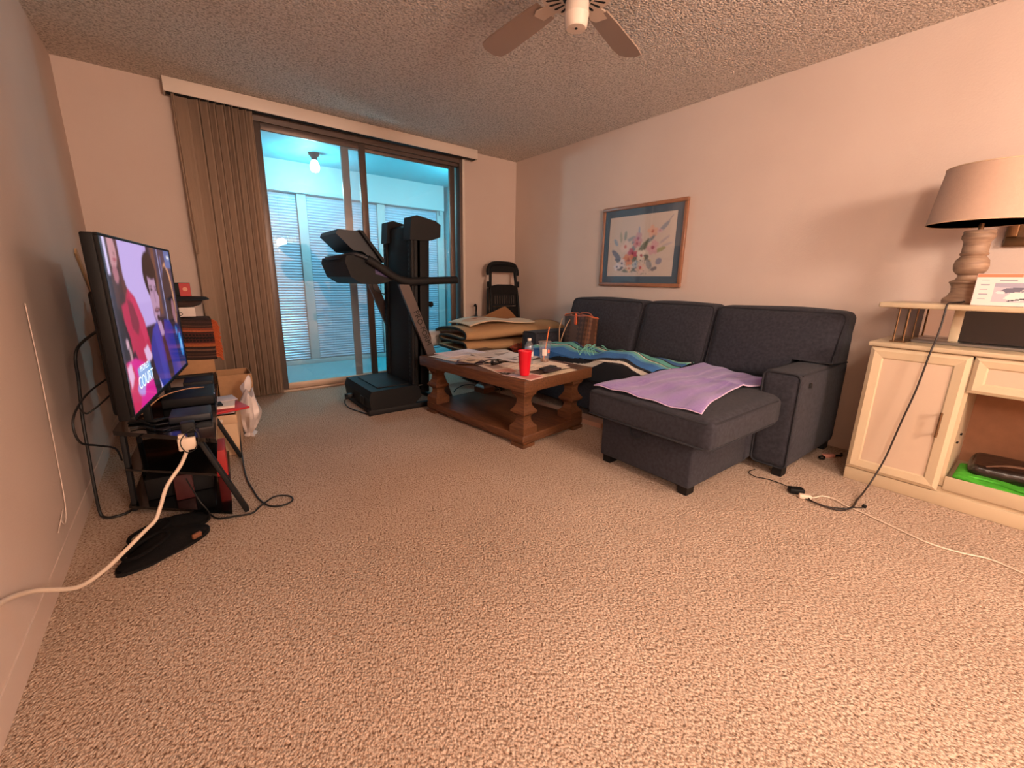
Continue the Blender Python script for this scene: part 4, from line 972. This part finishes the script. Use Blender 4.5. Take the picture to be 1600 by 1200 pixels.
# shelf unit in the corner behind the television
cs = thing('corner_shelf', 'small dark shelf in the corner behind the television', 'shelf', (-.10, 3.83, 0))
for z in (.03, .36):
    build('shelf_board', MB().bbox((-.40, 3.66, z), (.12, 4.02, z+.02), .003), M_dk, cs, world=True)
for x in (-.39, .10):
    for y in (3.67, 4.0): build('post', MB().bbox((x, y, 0), (x+.015, y+.015, .36), .002), M_dk, cs, world=True)
t, h_, zz = wbox('brown_carton', 'flat brown cardboard carton under the striped rug', 'box', (-.32, 3.68, .381), (.14, 4.0, .485), M_card)
t = thing('striped_rug', 'folded brown striped rug with orange fringe behind the television', 'rug', (-.1, 3.84, .486))
wops = [('r', 0, 0, 1, 1, '#3c2620')]
for v0, v1, c in ((0, .04, '#2c1c18'), (.06, .09, '#6a4638'), (.12, .15, '#5c3c30'), (.20, .24, '#74503e'), (.29, .34, '#c06a3c'), (.34, .37, '#a04c2c'), (.37, .58, '#54241c'), (.60, .64, '#b8603a'), (.64, .68, '#8e4228'), (.72, .74, '#6a4434'), (.78, .81, '#4c3028'), (.86, .88, '#745040'), (.93, .95, '#5c3c30')):
    wops.append(('r', 0, v0, 1, v1, c))
for k in range(26):
    x = (k+.5)/26
    wops += [('e', x, .475, .016, .034, .6, '#15100f'), ('e', x+.02, .42, .014, .02, -.6, '#15100f'), ('e', x+.02, .53, .014, .02, .6, '#15100f')]
wi = raster(130, 60, (66, 42, 34), wops)
def rugpos(u, v):      # rounded folded stack: front face, swelling, then top
    x = -.34+u*.50
    z = .487+.285*min(1, v/.86) if v < .86 else .772
    y = 3.675 - .020*math.sin(PI*min(1, v/.86)) + (0 if v < .86 else (v-.86)/.14*.30)
    layer = .004*math.sin(v*44)
    return Vector((x, y-layer, z+.01*math.sin(5*u)))
M_rug = mat('woven_rug', (255, 255, 255), .9, vcol=True, noise=.35, nscale=160, bump=.6, bscale=250)
grid_mesh('woven_face', 130, 60, rugpos, wi, M_rug, t)
build('fold_body', MB().bbox((-.338, 3.685, .487), (.155, 3.97, .765), .02), mat('rug_inner', (80, 50, 40), .9), t, world=True)
fg = MB(); rn = random.Random(2)
for k in range(60):
    z = .495+.27*k/60; y = 3.665+rn.uniform(-.006, .01)
    fg.tube([(.158, y, z), (.178+rn.uniform(0, .008), y-.004, z-.010), (.188+rn.uniform(0, .012), y-.006, z-.030)], .0035, 5)
o = build('fringe', fg, mat('orange_fringe', (196, 92, 48), .9), t, world=True); o['kind'] = 'stuff'
t, h_, zz = wbox('white_carton', 'small white carton peeking out under the round black hat', 'box', (-.18, 3.70, .782), (.075, 3.92, .845), M_paper)
build('loop_mark', MB().tube([(.08+.025*math.cos(a*.4)-.05, -h_[1]-.001, .02+.014*math.sin(a*.4)) for a in range(16)], .002, 6, True), M_black, t)
t = thing('black_hat', 'round black brimmed hat lying on the pile behind the television', 'hat', (-.03, 3.81, .846))
M_hat = mat('black_straw', (24, 20, 20), .85, bump=.4, bscale=200)
build('brim', MB().lathe([(0, .066), (.10, .070), (.185, .066), (.198, .056), (.200, .048), (.19, .046), (.10, .050), (0, .050)], (0, 0, 0), 36), M_hat, t)
build('crown', MB().lathe([(.0, .0), (.11, .0), (.145, .012), (.155, .030), (.16, .050)], (0, 0, 0), 32), mat('brown_band_felt', (72, 50, 42), .9), t)
t, h_, zz = wbox('game_box', 'small black and red product box on top of the round hat', 'box', (-.08, 3.75, .917), (.07, 3.81, 1.01), M_black)
build('red_panel', MB().box((.012, -h_[1]-.0012, .002), (h_[0]-.001, -h_[1]-.0002, zz-.002)), mat('red_print', (196, 44, 38), .5), t)
build('round_badge', MB().tube([(.044, -h_[1]-.0012, .05), (.044, -h_[1]-.002, .05)], .014, 16), mat('badge', (230, 150, 120), .5), t)
build('spine_mark', MB().box((-.045, -h_[1]-.0012, .015), (-.038, -h_[1]-.0002, zz-.012)).box((-.02, -h_[1]-.0012, .015), (-.016, -h_[1]-.0002, zz-.012)), mat('dull_silver_print', (140, 130, 110), .5), t, label='thin silver print')
# board against wall behind tv
t = thing('wooden_slat', 'thin wooden strip leaning in the corner behind the television', 'board', (-.44, 3.5, .4))
build('strip', MB().prism([(3.655, 1.175), (3.69, 1.205), (4.32, .69), (4.30, .64)], -.458, -.448, 'x'), mat('pale_strip_wood', (176, 136, 96), .6), t, world=True)

# ------------------------------------------------------------------ back right corner: black folding step stool, rugs
ch = thing('folding_step_stool', 'black folding step stool with padded top rail leaning in the corner', 'step stool', (3.08, 4.2, 0))
tiltm = Matrix.Translation((3.10, 4.10, 0)) @ Matrix.Rotation(math.radians(-4.5), 4, 'X')
def L(p): return tiltm @ Vector(p)
for s in (-1, 1):
    build('leg', MB().tube([L((s*.235, -.02, 0)), L((s*.200, -.02, .80)), L((s*.190, 0, 1.03)), L((s*.180, 0, 1.17))], .017, 10), M_black, ch, world=True)
    build('leg', MB().tube([L((s*.25, .05, 0)), L((s*.213, .02, .98))], .014, 10), M_dk, ch, world=True)
    build('hinge', MB().bbox((-.018, -.03, -.035), (.018, .03, .035), .006, mtx=tiltm @ Matrix.Translation((s*.205, 0, 1.02))), M_black, ch, world=True)
rail = smooth_path([(-.205, 0, 1.13), (-.205, 0, 1.19), (-.155, 0, 1.25), (0, 0, 1.262), (.155, 0, 1.25), (.205, 0, 1.19), (.205, 0, 1.13)], 5)
rb = MB().tube([(p[0], p[1]/1, p[2]) for p in rail], .030, 12)
rb.v = [tuple(L((p[0], p[1]*.8, p[2]))) for p in rb.v]
build('padded_rail', rb, M_black, ch, world=True)
build('rail_web', MB().prism([(-.19, 1.165), (.19, 1.165), (.17, 1.235), (-.17, 1.235)], -.012, .012, 'y', mtx=tiltm), M_black, ch, world=True)
build('back_panel', MB().prism([(-.195, .91), (.195, .91), (.19, 1.0), (.10, 1.02), (-.10, 1.02), (-.19, 1.0)], -.022, .010, 'y', mtx=tiltm), M_black, ch, world=True)
gp = MB().prism([(-.20, .77), (.20, .77), (.195, .915), (-.195, .915)], -.010, .008, 'y', mtx=tiltm)
build('grille_back', gp, M_dk, ch, world=True)
for i in range(9):
    x = -.14+.035*i
    build('grille_bar', MB().box((x-.004, -.018, .79), (x+.004, -.010, .89), mtx=tiltm), mat('grille_grey', (78, 66, 60), .5) if i == 0 else bpy.data.materials['grille_grey'], ch, world=True)
build('step', MB().bbox((-.19, -.03, .54), (.19, .0, .76), .008, mtx=tiltm), M_black, ch, world=True)

ot = thing('storage_ottoman', 'low black bench under the folded rugs beside the sofa', 'bench', (2.84, 3.65, 0))
build('body', MB().bbox((2.34, 3.22, .02), (3.33, 3.98, .335), .012), mat('black_vinyl', (18, 18, 20), .8, bump=.2), ot, world=True)
build('lid', MB().bbox((2.33, 3.21, .34), (3.34, 3.99, .375), .012), mat('black_vinyl_lid', (20, 20, 22), .8, bump=.2), ot, world=True)
for x in (2.38, 3.26):
    for y in (3.26, 3.92): build('foot', MB().prism([(x, y), (x+.04, y), (x+.04, y+.03), (x, y+.03)], 0, .02), M_black, ot, world=True)

def folded(name, label, prof, x0, x1, th, m_face, m_edge, slant=0.0, nseg=6, wob=.008):
    """sheet folded in the (y,z) profile, run along x"""
    t = thing(name, label, 'rug', ((x0+x1)/2, sum(p[0] for p in prof)/len(prof), min(p[1] for p in prof)))
    pp_ = [Vector((0, p[0], p[1])) for p in prof]; pp_ = smooth_path(pp_, nseg)
    nx = 26; vs = []
    for i in range(nx+1):
        u = i/nx
        for k, p in enumerate(pp_):
            s = k/(len(pp_)-1)
            x = x0 + slant*(p.y-prof[0][0]) + (x1-x0-slant*(p.y-prof[0][0]))*u
            vs.append((x, p.y+wob*math.sin(6*u+3*s), p.z+wob*math.sin(9*u+5*s)+.0))
    n = len(pp_)
    fs = [(i*n+k, (i+1)*n+k, (i+1)*n+k+1, i*n+k+1) for i in range(nx) for k in range(n-1)]
    o = build('folded_cloth', MB().add(vs, fs, True), m_face, t, world=True)
    md = o.modifiers.new('s', 'SOLIDIFY'); md.thickness = th; md.offset = 0
    o.data.materials.append(m_edge); md.material_offset_rim = 1
    return t
M_burlap = mat('tan_rug_backing', (190, 148, 104), .9, noise=.12, nscale=200, bump=.5, bscale=300)
M_edge = mat('dark_rug_edge', (44, 38, 32), .9)
folded('folded_rug', 'big tan rug folded in thick layers on the black bench', [(3.90, .410), (3.60, .402), (3.40, .406), (3.345, .440), (3.40, .474), (3.62, .468), (3.80, .470), (3.86, .495), (3.80, .520), (3.60, .528), (3.42, .520), (3.350, .545), (3.38, .590), (3.56, .618), (3.80, .600), (3.95, .560)], 2.06, 3.33, .026, M_burlap, M_edge, .0, 6, .007)
t = thing('rolled_rug', 'brown rolled rug with clear plastic end behind the folded rug', 'rug', (2.6, 4.06, .3))
build('roll', MB().tube([(1.96, 4.06, .455), (2.78, 4.06, .455)], .085, 24), mat('brown_rug_pile', (112, 72, 50), .95, noise=.3, nscale=60, bump=.5), t, world=True)
build('plastic_end', MB().lathe([(.088, 0), (.089, .10), (.087, .12)], (0, 0, 0), 24, mtx=Matrix.Translation((2.02, 4.06, .455)) @ Matrix.Rotation(PI/2, 4, 'Y')), mat('milky_film', (210, 200, 194), .25), t, world=True)
build('roll_core', MB().tube([(1.957, 4.06, .455), (1.962, 4.06, .455)], .03, 16), M_black, t, world=True)
# pale rug with orange flower draped on top
fops = [('e', .18, .35, .13, .22, .3, '#dc9c74', .7), ('e', .13, .5, .08, .14, -.6, '#e0a884', .8), ('e', .26, .45, .10, .10, .8, '#d08860', .7), ('e', .2, .4, .03, .05, 0, '#b0603c', .9), ('e', .6, .5, .2, .1, .2, '#e6cdb4', .5)]
fi = raster(70, 36, (226, 198, 168), fops)
def pale(u, v):
    return Vector((2.16+u*.82, 3.44+v*.42, .640+.012*math.sin(7*u)+.016*math.sin(PI*v)+.035*math.sin(PI*min(1, u*1.1))-.02*v*0))
t = thing('floral_rug', 'pale cream rug with an orange flower draped over the folded rug', 'rug', (2.55, 3.65, .63))
grid_mesh('floral_cloth', 70, 36, pale, fi, mat('pale_rug_pile', (255, 255, 255), .9, vcol=True, noise=.1, nscale=80), t, thick=.012)
t = thing('brown_mat', 'stiff brown mat leaning up behind the rugs in the corner', 'mat', (2.8, 4.0, .55))
build('mat_sheet', MB().prism([(2.38, .56), (2.98, .775), (3.05, .73), (3.20, .60), (2.60, .55)], -.006, .006, 'y', mtx=Matrix.Translation((0, 3.985, 0))), mat('brown_mat_weave', (150, 102, 64), .9, noise=.15, nscale=90), t, world=True)
t = thing('umbrella', 'closed dark umbrella poking out left of the step stool', 'umbrella', (2.80, 4.26, .3))
build('canopy_folds', MB().tube([(2.78, 4.27, .25), (2.77, 4.27, .62), (2.77, 4.27, .70)], [.03, .026, .008], 10), mat('dark_grey_cloth', (52, 50, 54), .8), t, world=True)
build('handle', MB().tube(smooth_path([(2.77, 4.27, .70), (2.765, 4.26, .76), (2.74, 4.24, .785), (2.715, 4.22, .77)], 5), .010, 8), M_dk, t, world=True)
t = thing('orange_cloth', 'crumpled orange and black cloth beside the left sofa arm', 'cloth', (2.62, 3.30, .38))
o = bag_mesh((2.62, 3.285, .376), .10, .045, .075, 12, 22, 12)
build('cloth_body', o, mat('orange_black_cloth', (206, 84, 40), .85, col2=(30, 24, 24), nscale=14), t, world=True)

# under-table clutter: carton panel and cable
t = thing('flat_carton', 'flat pale cardboard panel on the carpet between coffee table and sofa', 'cardboard', (2.33, 2.35, 0))
build('panel', MB().box((-.06, -.40, .0), (.06, .30, .035), mtx=Matrix.Translation((2.38, 2.35, 0)) @ Matrix.Rotation(.12, 4, 'Z')), mat('pink_card', (186, 140, 118), .8), t, world=True)
cable('black_loop_cable', 'black cable arching over the carpet behind the coffee table', [(1.98, 3.45, .006), (2.0, 3.43, .045), (2.08, 3.42, .07), (2.18, 3.40, .06), (2.25, 3.36, .02), (2.27, 3.30, .006)], .005)
cable('brown_coil_cable', 'loosely coiled brown cable on the carpet under the coffee table end', [(2.26+.07*math.cos(a*.55), 3.30+.09*math.sin(a*.55)-.09, .008+.045*(.5+.5*math.sin(a*.9))) for a in range(24)], .0035, mat('brown_cable', (120, 84, 60), .5), n=3)
# ------------------------------------------------------------------ cream cabinet with drawer and open bay
cb = thing('cabinet', 'cream lacquered cabinet with panelled door drawer and open bay', 'cabinet', (3.13, -.1, 0))
KX, KY1, KY0, KZ = 2.892, .588, -1.15, .762
car = MB()
car.box((KX, KY1-.018, .0), (3.39, KY1, KZ))                       # left side
car.box((KX, KY0, .0), (3.39, KY0+.018, KZ))
car.box((KX+.004, KY0+.018, .0), (KX+.016, KY1-.018, .1))
car.box((KX, KY0+.018, .105), (3.385, KY1-.018, .123))             # bottom board
car.box((KX, .198, .123), (3.385, .216, KZ))                       # divider
car.box((KX, -.52, .123), (3.385, -.502, KZ))
car.box((KX, KY0+.018, KZ-.02), (3.385, KY1-.018, KZ))
build('carcass', car, M_cream, cb, world=True)
build('toe_board', MB().bbox((KX-.006, KY0, 0), (KX+.012, KY1, .070), .003), M_cream, cb, world=True)
build('base_rail', MB().bbox((KX-.010, KY0, .090), (KX, .196, .160), .003), M_cream, cb, world=True)
build('back_board', MB().box((3.372, KY0+.02, .123), (3.382, KY1-.02, KZ-.02)), mat('raw_back_board', (170, 118, 86), .8, noise=.1, nscale=20), cb, world=True)
build('counter', MB().bbox((KX-.028, KY0-.01, KZ), (3.395, KY1+.012, .785), .005), M_cream, cb, world=True)
def panel_door(name, y0, y1, z0, z1, m=.048, parent=cb):
    """framed front with sloped inner moulding and recessed panel, on plane x = KX"""
    mb = MB(); xf, xb, xp = KX-.022, KX-.002, KX-.010
    o = [(y0, z0), (y1, z0), (y1, z1), (y0, z1)]
    i1 = [(y0+m*.35, z0+m*.35), (y1-m*.35, z0+m*.35), (y1-m*.35, z1-m*.35), (y0+m*.35, z1-m*.35)]
    i2 = [(y0+m, z0+m), (y1-m, z0+m), (y1-m, z1-m), (y0+m, z1-m)]
    i3 = [(y0+m+.006, z0+m+.006), (y1-m-.006, z0+m+.006), (y1-m-.006, z1-m-.006), (y0+m+.006, z1-m-.006)]
    vs = [(xb, *p) for p in o]+[(xf+.010, *p) for p in o]+[(xf, *p) for p in i1]+[(xf+.005, *p) for p in i2]+[(xp, *p) for p in i3]
    fs = []
    for k in range(4):
        for q in range(4): fs.append((k*4+q, k*4+(q+1) % 4, (k+1)*4+(q+1) % 4, (k+1)*4+q))
    fs.append((3, 2, 1, 0))
    mb.add(vs, fs)
    d = build(name, mb, M_cream, parent, world=True)
    build('inset_panel', MB().add([(xp, *p) for p in i3], [(0, 1, 2, 3)]), M_cream2, d, world=True)
    return d
dr = panel_door('door', .212, .586, .075, .758, .052)
build('handle', MB().tube([(KX-.046, .262, .352), (KX-.046, .262, .478)], .0055, 10).tube([(KX-.046, .262, .366), (KX-.018, .262, .366)], .005, 8).tube([(KX-.046, .262, .464), (KX-.018, .262, .464)], .005, 8), M_gold, dr, world=True, label='antique brass bar handle')
dw = panel_door('drawer', -.498, .205, .588, .758, .044)
build('handle', MB().tube([(KX-.044, -.21, .672), (KX-.044, -.08, .672)], .0055, 10), M_gold, dw, world=True, label='brass bar handle')
build('shelf_clip', MB().box((3.05, .190, .34), (3.075, .1975, .346)), M_dk, cb, world=True)
build('shelf_clip', MB().box((2.96, .190, .315), (2.985, .1975, .321)), M_dk, cb, world=True)

# bench-like riser on brass rods standing on the cabinet
hs_ = thing('mirrored_riser', 'cream topped riser on thin brass rods with a mirrored back on the cabinet', 'shelf', (3.12, -.2, .785))
RX0, RY1 = 2.925, .605
build('top_board', MB().bbox((RX0, KY0, .962), (3.392, RY1, .988), .007), M_cream, hs_, world=True)
for (x, y) in ((2.955, .520), (2.955, .482), (3.17, .520), (3.17, .482), (2.955, -1.1), (2.955, -1.06)):
    build('rod', MB().tube([(x, y, .787), (x, y, .963)], .0045, 10), M_gold, hs_, world=True)
build('top_rail', MB().box((2.945, .470, .957), (3.18, .532, .9625)), M_gold, hs_, world=True)
build('foot_rail', MB().box((2.945, .470, .7855), (3.18, .532, .791)), M_gold, hs_, world=True)
M_mir = mat('mirror_silver', (214, 205, 200), .02, metal=1.0)
build('mirror_back', MB().box((3.20, -1.10, .800), (3.206, .462, .960)), M_mir, hs_, world=True)
build('mirror_ledge', MB().bbox((3.02, -1.1, .7855), (3.20, .462, .800), .003), M_silver, hs_, world=True)
build('dark_front', MB().box((3.10, -.60, .803), (3.106, .30, .955)), mat('smoked_glass', (22, 20, 22), .04, coat=.8), hs_, world=True, label='dark smoked glass front')
build('end_post', MB().bbox((3.09, .298, .800), (3.112, .335, .961), .003), M_cream, hs_, world=True)

# table lamp -------------------------------------------------------------------------------------
lp = thing('table_lamp', 'turned grey wood table lamp with a cream drum shade on the riser', 'lamp', (3.13, .325, .988))
lc = (3.13, .325, .988)
M_lw = mat('weathered_wood', (170, 138, 112), .55, col2=(134, 104, 84), nscale=14, stretch=(1, 1, 6), bump=.2, bscale=60)
build('column', MB().lathe([(0, 0), (.074, 0), (.075, .018), (.070, .030), (.062, .034), (.058, .042), (.050, .060), (.052, .085), (.058, .098), (.064, .104), (.062, .112), (.046, .118), (.040, .130), (.038, .140), (.050, .150), (.060, .165), (.064, .188), (.060, .212), (.048, .228), (.044, .233), (.050, .237), (.052, .244), (.047, .250), (.048, .300), (.058, .315), (.059, .330), (.054, .338), (.057, .345), (.055, .352), (0, .354)], lc, 40), M_lw, lp, world=True)
build('neck', MB().lathe([(.010, .35), (.010, .42), (.018, .425), (.018, .47), (0, .47)], lc, 16), M_gold, lp, world=True)
build('lamp_shade', MB().lathe([(.202, .385), (.1705, .640), (.169, .640), (.200, .385), (.202, .385)], lc, 56), mat('linen_shade', (196, 164, 144), .8, noise=.03, nscale=60, bump=.3, bscale=400), lp, world=True)
M_rim = mat('linen_trim', (214, 184, 154), .8)
for rr_, zz_ in ((.202, .386), (.1705, .640)):
    build('shade_rim', MB().tube([(lc[0]+rr_*math.cos(a*PI/28), lc[1]+rr_*math.sin(a*PI/28), lc[2]+zz_) for a in range(56)], .003, 6, True), M_rim, lp, world=True)
sp_ = MB()
for k in range(3):
    a = k*2*PI/3+.4; sp_.tube([(lc[0], lc[1], lc[2]+.62), (lc[0]+.168*math.cos(a), lc[1]+.168*math.sin(a), lc[2]+.637)], .002, 6)
build('spider', sp_.tube([(lc[0], lc[1], lc[2]+.47), (lc[0], lc[1], lc[2]+.65)], .003, 6), M_gold, lp, world=True)
cord = [(3.085, .300, 1.008), (3.04, .315, .999), (2.98, .335, .996), (2.93, .345, .995), (2.912, .348, .975), (2.90, .348, .90), (2.87, .35, .82), (2.852, .352, .790), (2.838, .356, .74), (2.835, .370, .57), (2.83, .396, .38), (2.82, .418, .20), (2.78, .440, .08), (2.70, .452, .018), (2.60, .452, .008), (2.50, .445, .007), (2.42, .462, .007), (2.386, .50, .008), (2.381, .579, .012), (2.40, .605, .014)]
build('lamp_cord', MB().tube(smooth_path(cord, 6), .0042, 8), mat('brown_lamp_cord', (40, 28, 24), .5), lp, world=True)

pk = thing('product_box', 'white product box with an orange top band beside the lamp', 'box', (3.03, .11, .988))
PBX, PY1_, PY0_ = 2.965, .278, -.09
build('carton', MB().bbox((PBX, PY0_, .9885), (PBX+.08, PY1_, 1.133), .002), mat('pale_card', (232, 214, 208), .6), pk, world=True)
pops = [('r', 0, .90, .38, 1, '#e8805c'), ('r', .38, .90, 1, 1, '#efb08c'), ('r', .17, .12, .62, .72, '#c4bcc6'), ('p', [(.17, .72), (.62, .72), (.62, .5), (.17, .6)], '#a8a2b4'), ('p', [(.26, .22), (.34, .50), (.60, .62), (.62, .34), (.40, .16)], '#ece2dc'),
        ('p', [(.20, .44), (.27, .56), (.46, .60), (.38, .44), (.26, .40)], '#6e6a7c'), ('e', .23, .42, .04, .05, .3, '#e4dcdc'), ('p', [(.30, .14), (.31, .18), (.56, .32), (.56, .27)], '#3c3640'), ('p', [(.38, .42), (.42, .50), (.52, .52), (.50, .46)], '#8c8794')]
for k in range(5): pops += [('r', .05, .2+.15*k, .11+.01*(k % 2), .225+.15*k, '#a09aa8'), ('r', .70, .16+.15*k, .95, .18+.15*k, '#c8a898')]
pops += [('r', .2, .79, .34, .82, '#9c98a0'), ('r', .42, .79, .60, .82, '#9c98a0')]
pi_ = raster(90, 50, (234, 220, 214), pops)
grid_mesh('front_print', 90, 50, lambda u, v: Vector((PBX-.0008, PY1_-.002-u*(PY1_-PY0_-.004), .990+v*.141)), pi_, mat('box_print', (255, 255, 255), .5, vcol=True), pk)

# bags inside the open bay
def strip_mesh(path, w, th=.010, up=(0, 0, 1)):
    P = smooth_path(path, 6); vs = []; n = len(P)
    for i, p in enumerate(P):
        t = (P[min(i+1, n-1)]-P[max(i-1, 0)]).normalized(); s = t.cross(Vector(up)).normalized()
        k = math.sin(PI*min(1, max(0, (i+.6)/(n+.2))))**.35
        for a in (-1, 1): vs.append(p+s*a*w/2*k)
        for a in (1, -1): vs.append(p+s*a*w/2*k*.8+Vector(up)*th)
    fs = []
    for i in range(n-1):
        for k in range(4): fs.append((i*4+k, i*4+(k+1) % 4, (i+1)*4+(k+1) % 4, (i+1)*4+k))
    fs += [(3, 2, 1, 0), tuple((n-1)*4+k for k in range(4))]
    return MB().add(vs, fs, True)
t = thing('green_bag', 'bright green cloth bag folded on the floor of the open cabinet bay', 'bag', (2.98, .05, .124))
M_green = mat('green_cloth', (70, 172, 36), .8, noise=.2, nscale=30, bump=.4, bscale=90)
build('bag_fold', cushion((2.925, -.30, .124), (3.16, .178, .150), .012, (0, 0, .006), 12, wr=.004, seed=5, shear=lambda p: Vector((p.x-.10*max(0, .15-p.y)+.06*max(0, p.y), p.y, p.z+.02*math.exp(-((p.y-.15)/.05)**2)))), M_green, t, world=True)
build('handle_strap', strip_mesh([(2.96, .165, .156), (2.99, .10, .160), (3.0, .02, .158), (2.955, -.06, .160), (2.95, -.20, .158)], .05, .008), M_green, t, world=True)
t = thing('black_plastic_bag', 'dark translucent plastic bag lying on the green bag in the cabinet', 'bag', (3.12, .0, .16))
build('bag_body', cushion((3.02, -.34, .166), (3.26, .135, .225), .025, (.0, .01, .012), 16, wr=.012, seed=9), mat('black_film', (40, 28, 24), .25, bump=1.0, bscale=22, spec=.7, noise=.4, nscale=12), t, world=True)
build('twisted_fold', MB().tube(smooth_path([(3.03, .08, .215), (3.05, .02, .234), (3.08, -.05, .236), (3.10, -.12, .238)], 5), [.004]*5+[.006]*6+[.005]*5, 6), mat('film_highlight', (104, 74, 58), .3), t, world=True)

# cords on the carpet by the cabinet
t = thing('charger_brick', 'small black power brick at the end of the cords on the carpet', 'adapter', (2.43, .665, 0))
bm_ = Matrix.Translation((2.440, .675, .001)) @ Matrix.Rotation(-.9, 4, 'Z')
build('casing', MB().bbox((-.035, -.022, 0), (.035, .022, .028), .005, mtx=bm_), M_black, t, world=True)
build('lead', MB().tube(smooth_path([(2.455, .705, .012), (2.48, .76, .006), (2.481, .828, .005), (2.456, .886, .005), (2.49, .935, .005), (2.56, .93, .005)], 6), .0026, 6), M_tin, t, world=True)
t = thing('white_extension_lead', 'thin white extension lead running across the carpet to the right', 'cord', (2.43, .3, 0))
build('socket_end', MB().bbox((-.028, -.014, 0), (.028, .014, .024), .006, mtx=Matrix.Translation((2.405, .622, .001)) @ Matrix.Rotation(-1.1, 4, 'Z')), M_wcord, t, world=True)
build('cord', MB().tube(smooth_path([(2.415, .605, .010), (2.45, .592, .007), (2.50, .575, .006), (2.515, .53, .006), (2.485, .47, .006), (2.475, .41, .005), (2.429, .269, .005), (2.394, .158, .005), (2.411, .064, .005), (2.446, -.02, .005), (2.42, -.12, .005), (2.35, -.35, .005)], 6), .0036, 8), M_wcord, t, world=True)
cable('thin_black_lead', 'thin black lead ending in a small plug on the carpet', [(2.40, .645, .008), (2.388, .56, .006), (2.41, .50, .006), (2.435, .455, .014), (2.48, .43, .016), (2.52, .415, .008), (2.537, .413, .006)], .0028)
t = thing('plug_head', 'tiny round black plug at the end of the thin lead', 'plug', (2.545, .412, 0))
build('plug_body', MB().lathe([(0, 0), (.008, .001), (.010, .008), (.007, .015), (0, .016)], (2.548, .411, .001), 14), M_black, t, world=True)
t = thing('small_pink_gadget', 'small pink and black gadget on the carpet behind the sofa arm', 'gadget', (3.15, .735, 0))
build('body', MB().bbox((-.038, -.012, 0), (.038, .012, .022), .005, mtx=Matrix.Translation((3.15, .735, .001)) @ Matrix.Rotation(-.6, 4, 'Z')), mat('pale_pink_plastic', (222, 150, 130), .4), t, world=True)
build('strap_loop', MB().tube(smooth_path([(3.12, .755, .010), (3.08, .765, .012), (3.06, .750, .010), (3.085, .738, .008), (3.118, .748, .010)], 5), .005, 8), M_black, t, world=True)
build('cable_tail', MB().tube(smooth_path([(3.185, .712, .010), (3.21, .700, .010), (3.24, .690, .006), (3.28, .70, .006)], 5), .007, 8), M_black, t, world=True)

# ------------------------------------------------------------------ chandelier behind the camera (seen in the glass), and an added unseen kitchen light
cd = thing('chandelier', 'lit crystal chandelier in the dining area behind the camera', 'chandelier', (CHAND[0], CHAND[1], H))
cxy = (CHAND[0], CHAND[1], CHAND[2])
build('ceiling_rose', MB().lathe([(0, 0), (.07, 0), (.06, -.03), (0, -.035)], (cxy[0], cxy[1], H), 24), M_gold, cd, world=True)
build('chain', MB().tube([(cxy[0], cxy[1], H-.03), (cxy[0], cxy[1], cxy[2]+.20)], .006, 8), M_gold, cd, world=True)
for r, z in ((.24, .12), (.17, .18), (.12, .0), (.06, -.10)):
    build('ring', MB().tube([(cxy[0]+r*math.cos(a*PI/16), cxy[1]+r*math.sin(a*PI/16), cxy[2]+z) for a in range(32)], .006, 6, True), M_gold, cd, world=True)
M_cry = mat('lit_crystal', (255, 240, 220), .1, emit=(255, 214, 160), estr=1.8)
for r, z, n, l in ((.24, .12, 24, .10), (.17, .10, 18, .12), (.12, .0, 12, .10), (.06, -.10, 7, .10)):
    for k in range(n):
        a = 2*PI*k/n
        build('crystal', MB().lathe([(0, 0), (.007, -.02), (.009, -l*.7), (0, -l)], (cxy[0]+r*math.cos(a), cxy[1]+r*math.sin(a), cxy[2]+z), 5, sm=False), M_cry, cd, world=True)
kl = thing('added_kitchen_light', 'round flush ceiling light added in the unseen kitchen behind the camera', 'light', (-1.66, -1.56, H))
build('mount', MB().lathe([(0, 0), (.16, 0), (.16, -.03), (0, -.03)], (-1.66, -1.56, H), 28), M_white, kl, world=True)
build('dome', MB().lathe([(.15, -.031), (.14, -.06), (.09, -.085), (0, -.095)], (-1.66, -1.56, H), 28), mat('lit_dome', (255, 250, 245), .4, emit=(255, 226, 206), estr=6), kl, world=True)
